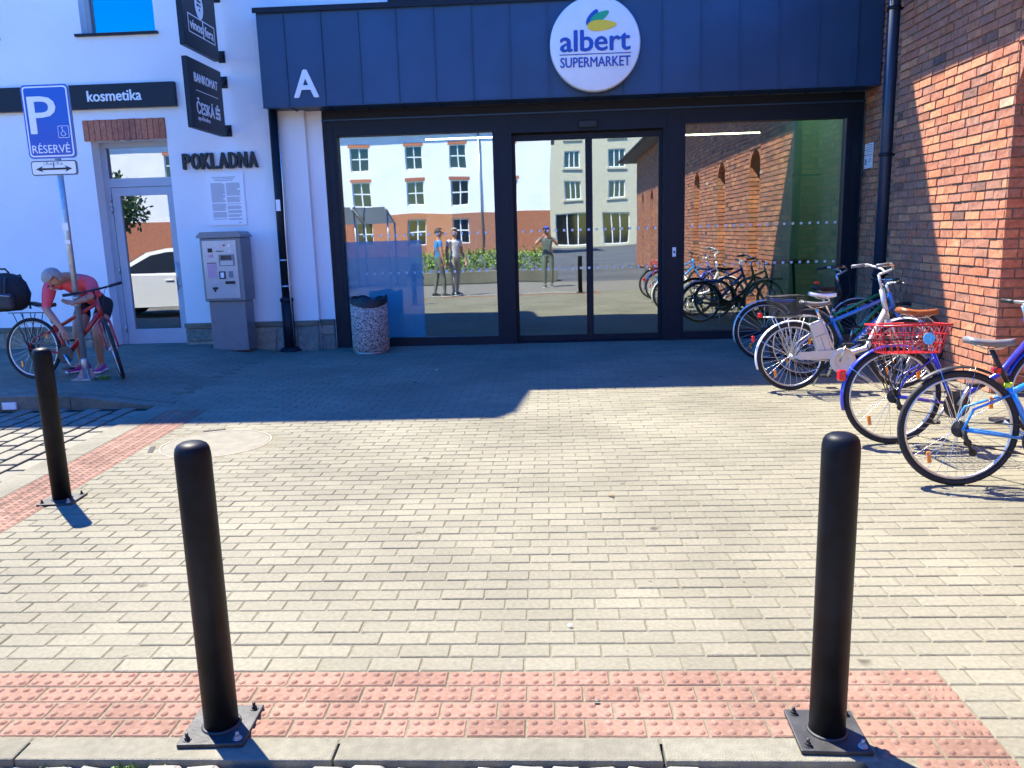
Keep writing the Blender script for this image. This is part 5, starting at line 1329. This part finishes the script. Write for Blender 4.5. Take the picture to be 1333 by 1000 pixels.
b = MB(); b.tube([(-5.3, -43.9, 0), (-5.3, -43.9, 9.9)], .07, 8); b.build('downpipe', zinc, ob)
yb_ = thing('ochre_house', 'tall ochre house with paired white windows mirrored in the sliding door', 'house', (8, -72, -.06))
yh = [(c - .9, c + .9, z, z + 2.1) for c in (-1.5, 3.1, 8.1, 12.6) for z in (5.2, 8.7, 12.2, 15.7)] + [(1.2, 5.0, .2, 3.6), (6.5, 9.5, .2, 3.6)]
facade(yb_, -4, 16, -.06, 19, -72, .5, yh, yellowwall, 'wall')
for (x0, x1, z0, z1) in yh:
    f = MB(); y = -72.25
    f.box(x0, x0 + .12, y, y + .07, z0, z1); f.box(x1 - .12, x1, y, y + .07, z0, z1); f.box(x0 + .12, x1 - .12, y, y + .07, z0, z0 + .12); f.box(x0 + .12, x1 - .12, y, y + .07, z1 - .12, z1)
    for q in (.35, .65): xm = x0 + (x1 - x0) * q; f.box(xm - .06, xm + .06, y, y + .07, z0 + .12, z1 - .12)
    wn = f.build('window', whitep, yb_); one('pane', carglass, wn, 'box', x0 + .12, x1 - .12, y + .02, y + .03, z0 + .12, z1 - .12)
    if z0 > 4: one('sill', yellowwall, yb_, 'box', x0 - .15, x1 + .15, -71.998, -71.85, z0 - .2, z0 - .003)
b = MB(); b.prism([(-4.5, 19.01), (16.5, 19.01), (6, 25)], -84, -71.6); b.build('roof', greyroof, yb_)
b = MB(); b.box(-4, -3.5, -84, -72.51, -.06, 19); b.box(15.5, 16, -84, -72.51, -.06, 19); b.build('side_wall', yellowwall, yb_)
hb_ = thing('brown_house', 'brown plastered house mirrored in the shop door glass', 'house', (-45, -38, -.06))
bh_ = [(c - .7, c + .7, z, z + 1.8) for c in (-58, -55, -52, -49, -46, -43) for z in (1.2, 4.4, 7.6)]
facade(hb_, -61, -40.5, -.06, 11, -38, .4, bh_, brownwall, 'wall'); b = MB(); b.prism([(-61.4, 11.01), (-40.2, 11.01), (-50.5, 15)], -50, -37.6); b.build('roof', lintelm, hb_)
for (x0, x1, z0, z1) in bh_:
    wn = one('window', whitep, hb_, 'box', x0, x1, -38.26, -38.22, z0, z1); one('pane', carglass, wn, 'box', x0 + .12, x1 - .12, -38.218, -38.21, z0 + .12, z1 - .12)
# hedge in a low planter, trolley shelter, street tree
def leaves(b, c, rx, ry, rz, n, s, shell=.55):
    for i in range(n):
        while True:
            v = Vector((rnd(-1, 1), rnd(-1, 1), rnd(-1, 1)))
            if .05 < v.length < 1: break
        v = v.normalized() * (shell + (1 - shell) * random.random()) * (1 + .22 * noise.noise(v.normalized() * 2.3 + Vector(c)))
        p = Vector((c[0] + v.x * rx, c[1] + v.y * ry, c[2] + v.z * rz)); e = Euler((rnd(0, 6), rnd(0, 6), rnd(0, 6))).to_matrix(); q = s * rnd(.6, 1.3)
        b.add([p + e @ Vector(t) for t in ((-q, 0, 0), (0, -q * .5, 0), (q, 0, 0), (0, q * .5, 0))], [(0, 1, 2, 3)])
hd_ = thing('hedge', 'bright green clipped hedge in a low planter mirrored in the glass', 'hedge', (-2.2, -4, -.06))
b = MB()
for k in range(9): leaves(b, (-4.2 + k * .5, -4.3 + rnd(-.05, .05), .66 + rnd(-.05, .08)), .42, .32, .42, 330, .05)
b.build('foliage', leafm, hd_)
b = MB(); b.bbox(-4.7, .3, -4.65, -3.95, -.06, .34, c=.02); b.build('planter', kerbm, hd_)
sh_ = thing('trolley_shelter', 'glass roofed trolley shelter with steel posts mirrored in the left pane', 'shelter', (-6.2, -3.6, -.06))
for x in (-7.3, -6.2, -5.1):
    b = MB(); b.tube([(x, -4.4, -.06), (x, -4.4, 2.05)], .035, 10); b.tube([(x, -4.5, 2.0), (x, -2.9, 2.45)], .03, 8); b.tube([(x, -3.2, -.06), (x, -3.2, 2.35)], .03, 8); b.build('post', zinc, sh_)
for x in (-7.28, -6.18):
    b = MB(); b.add([(x, -4.5, 2.04), (x + 1.04, -4.5, 2.04), (x + 1.04, -2.9, 2.49), (x, -2.9, 2.49)], [(0, 1, 2, 3)]); b.add([(x, -4.5, 2.05), (x + 1.04, -4.5, 2.05), (x + 1.04, -2.9, 2.5), (x, -2.9, 2.5)], [(0, 1, 2, 3)]); b.build('roof_panel', glass_win, sh_)
def tree(label, x, y, h, rx, nl, ls):
    o = thing('street_tree', label, 'tree', (x, y, -.06))
    b = MB(); b.tube([(x, y, -.06), (x + .05, y, h * .25), (x - .05, y + .05, h * .5), (x, y, h * .8)], [.16, .13, .10, .03], 10)
    for k in range(7): a = k * .9; b.tube([(x, y, h * (.35 + .05 * k)), (x + rx * .7 * math.cos(a), y + rx * .7 * math.sin(a), h * (.55 + .05 * k))], [.06, .015], 6)
    b.build('trunk', bark, o); b = MB()
    for k in range(12): a = k * 2.4; rr = rx * .6 * math.sqrt(k / 12); leaves(b, (x + rr * math.cos(a), y + rr * math.sin(a), h * (.55 + .32 * ((k * 5) % 12) / 12)), rx * .45, rx * .45, rx * .42, nl // 12, ls, .3)
    b.build('crown', leafd, o)
tree('green street tree mirrored in the shop door glass', -20.5, -14, 5.2, 2.3, 3000, .13)
tree('young street tree on the far side of the car park', -30, -25, 6, 2.6, 2400, .16)
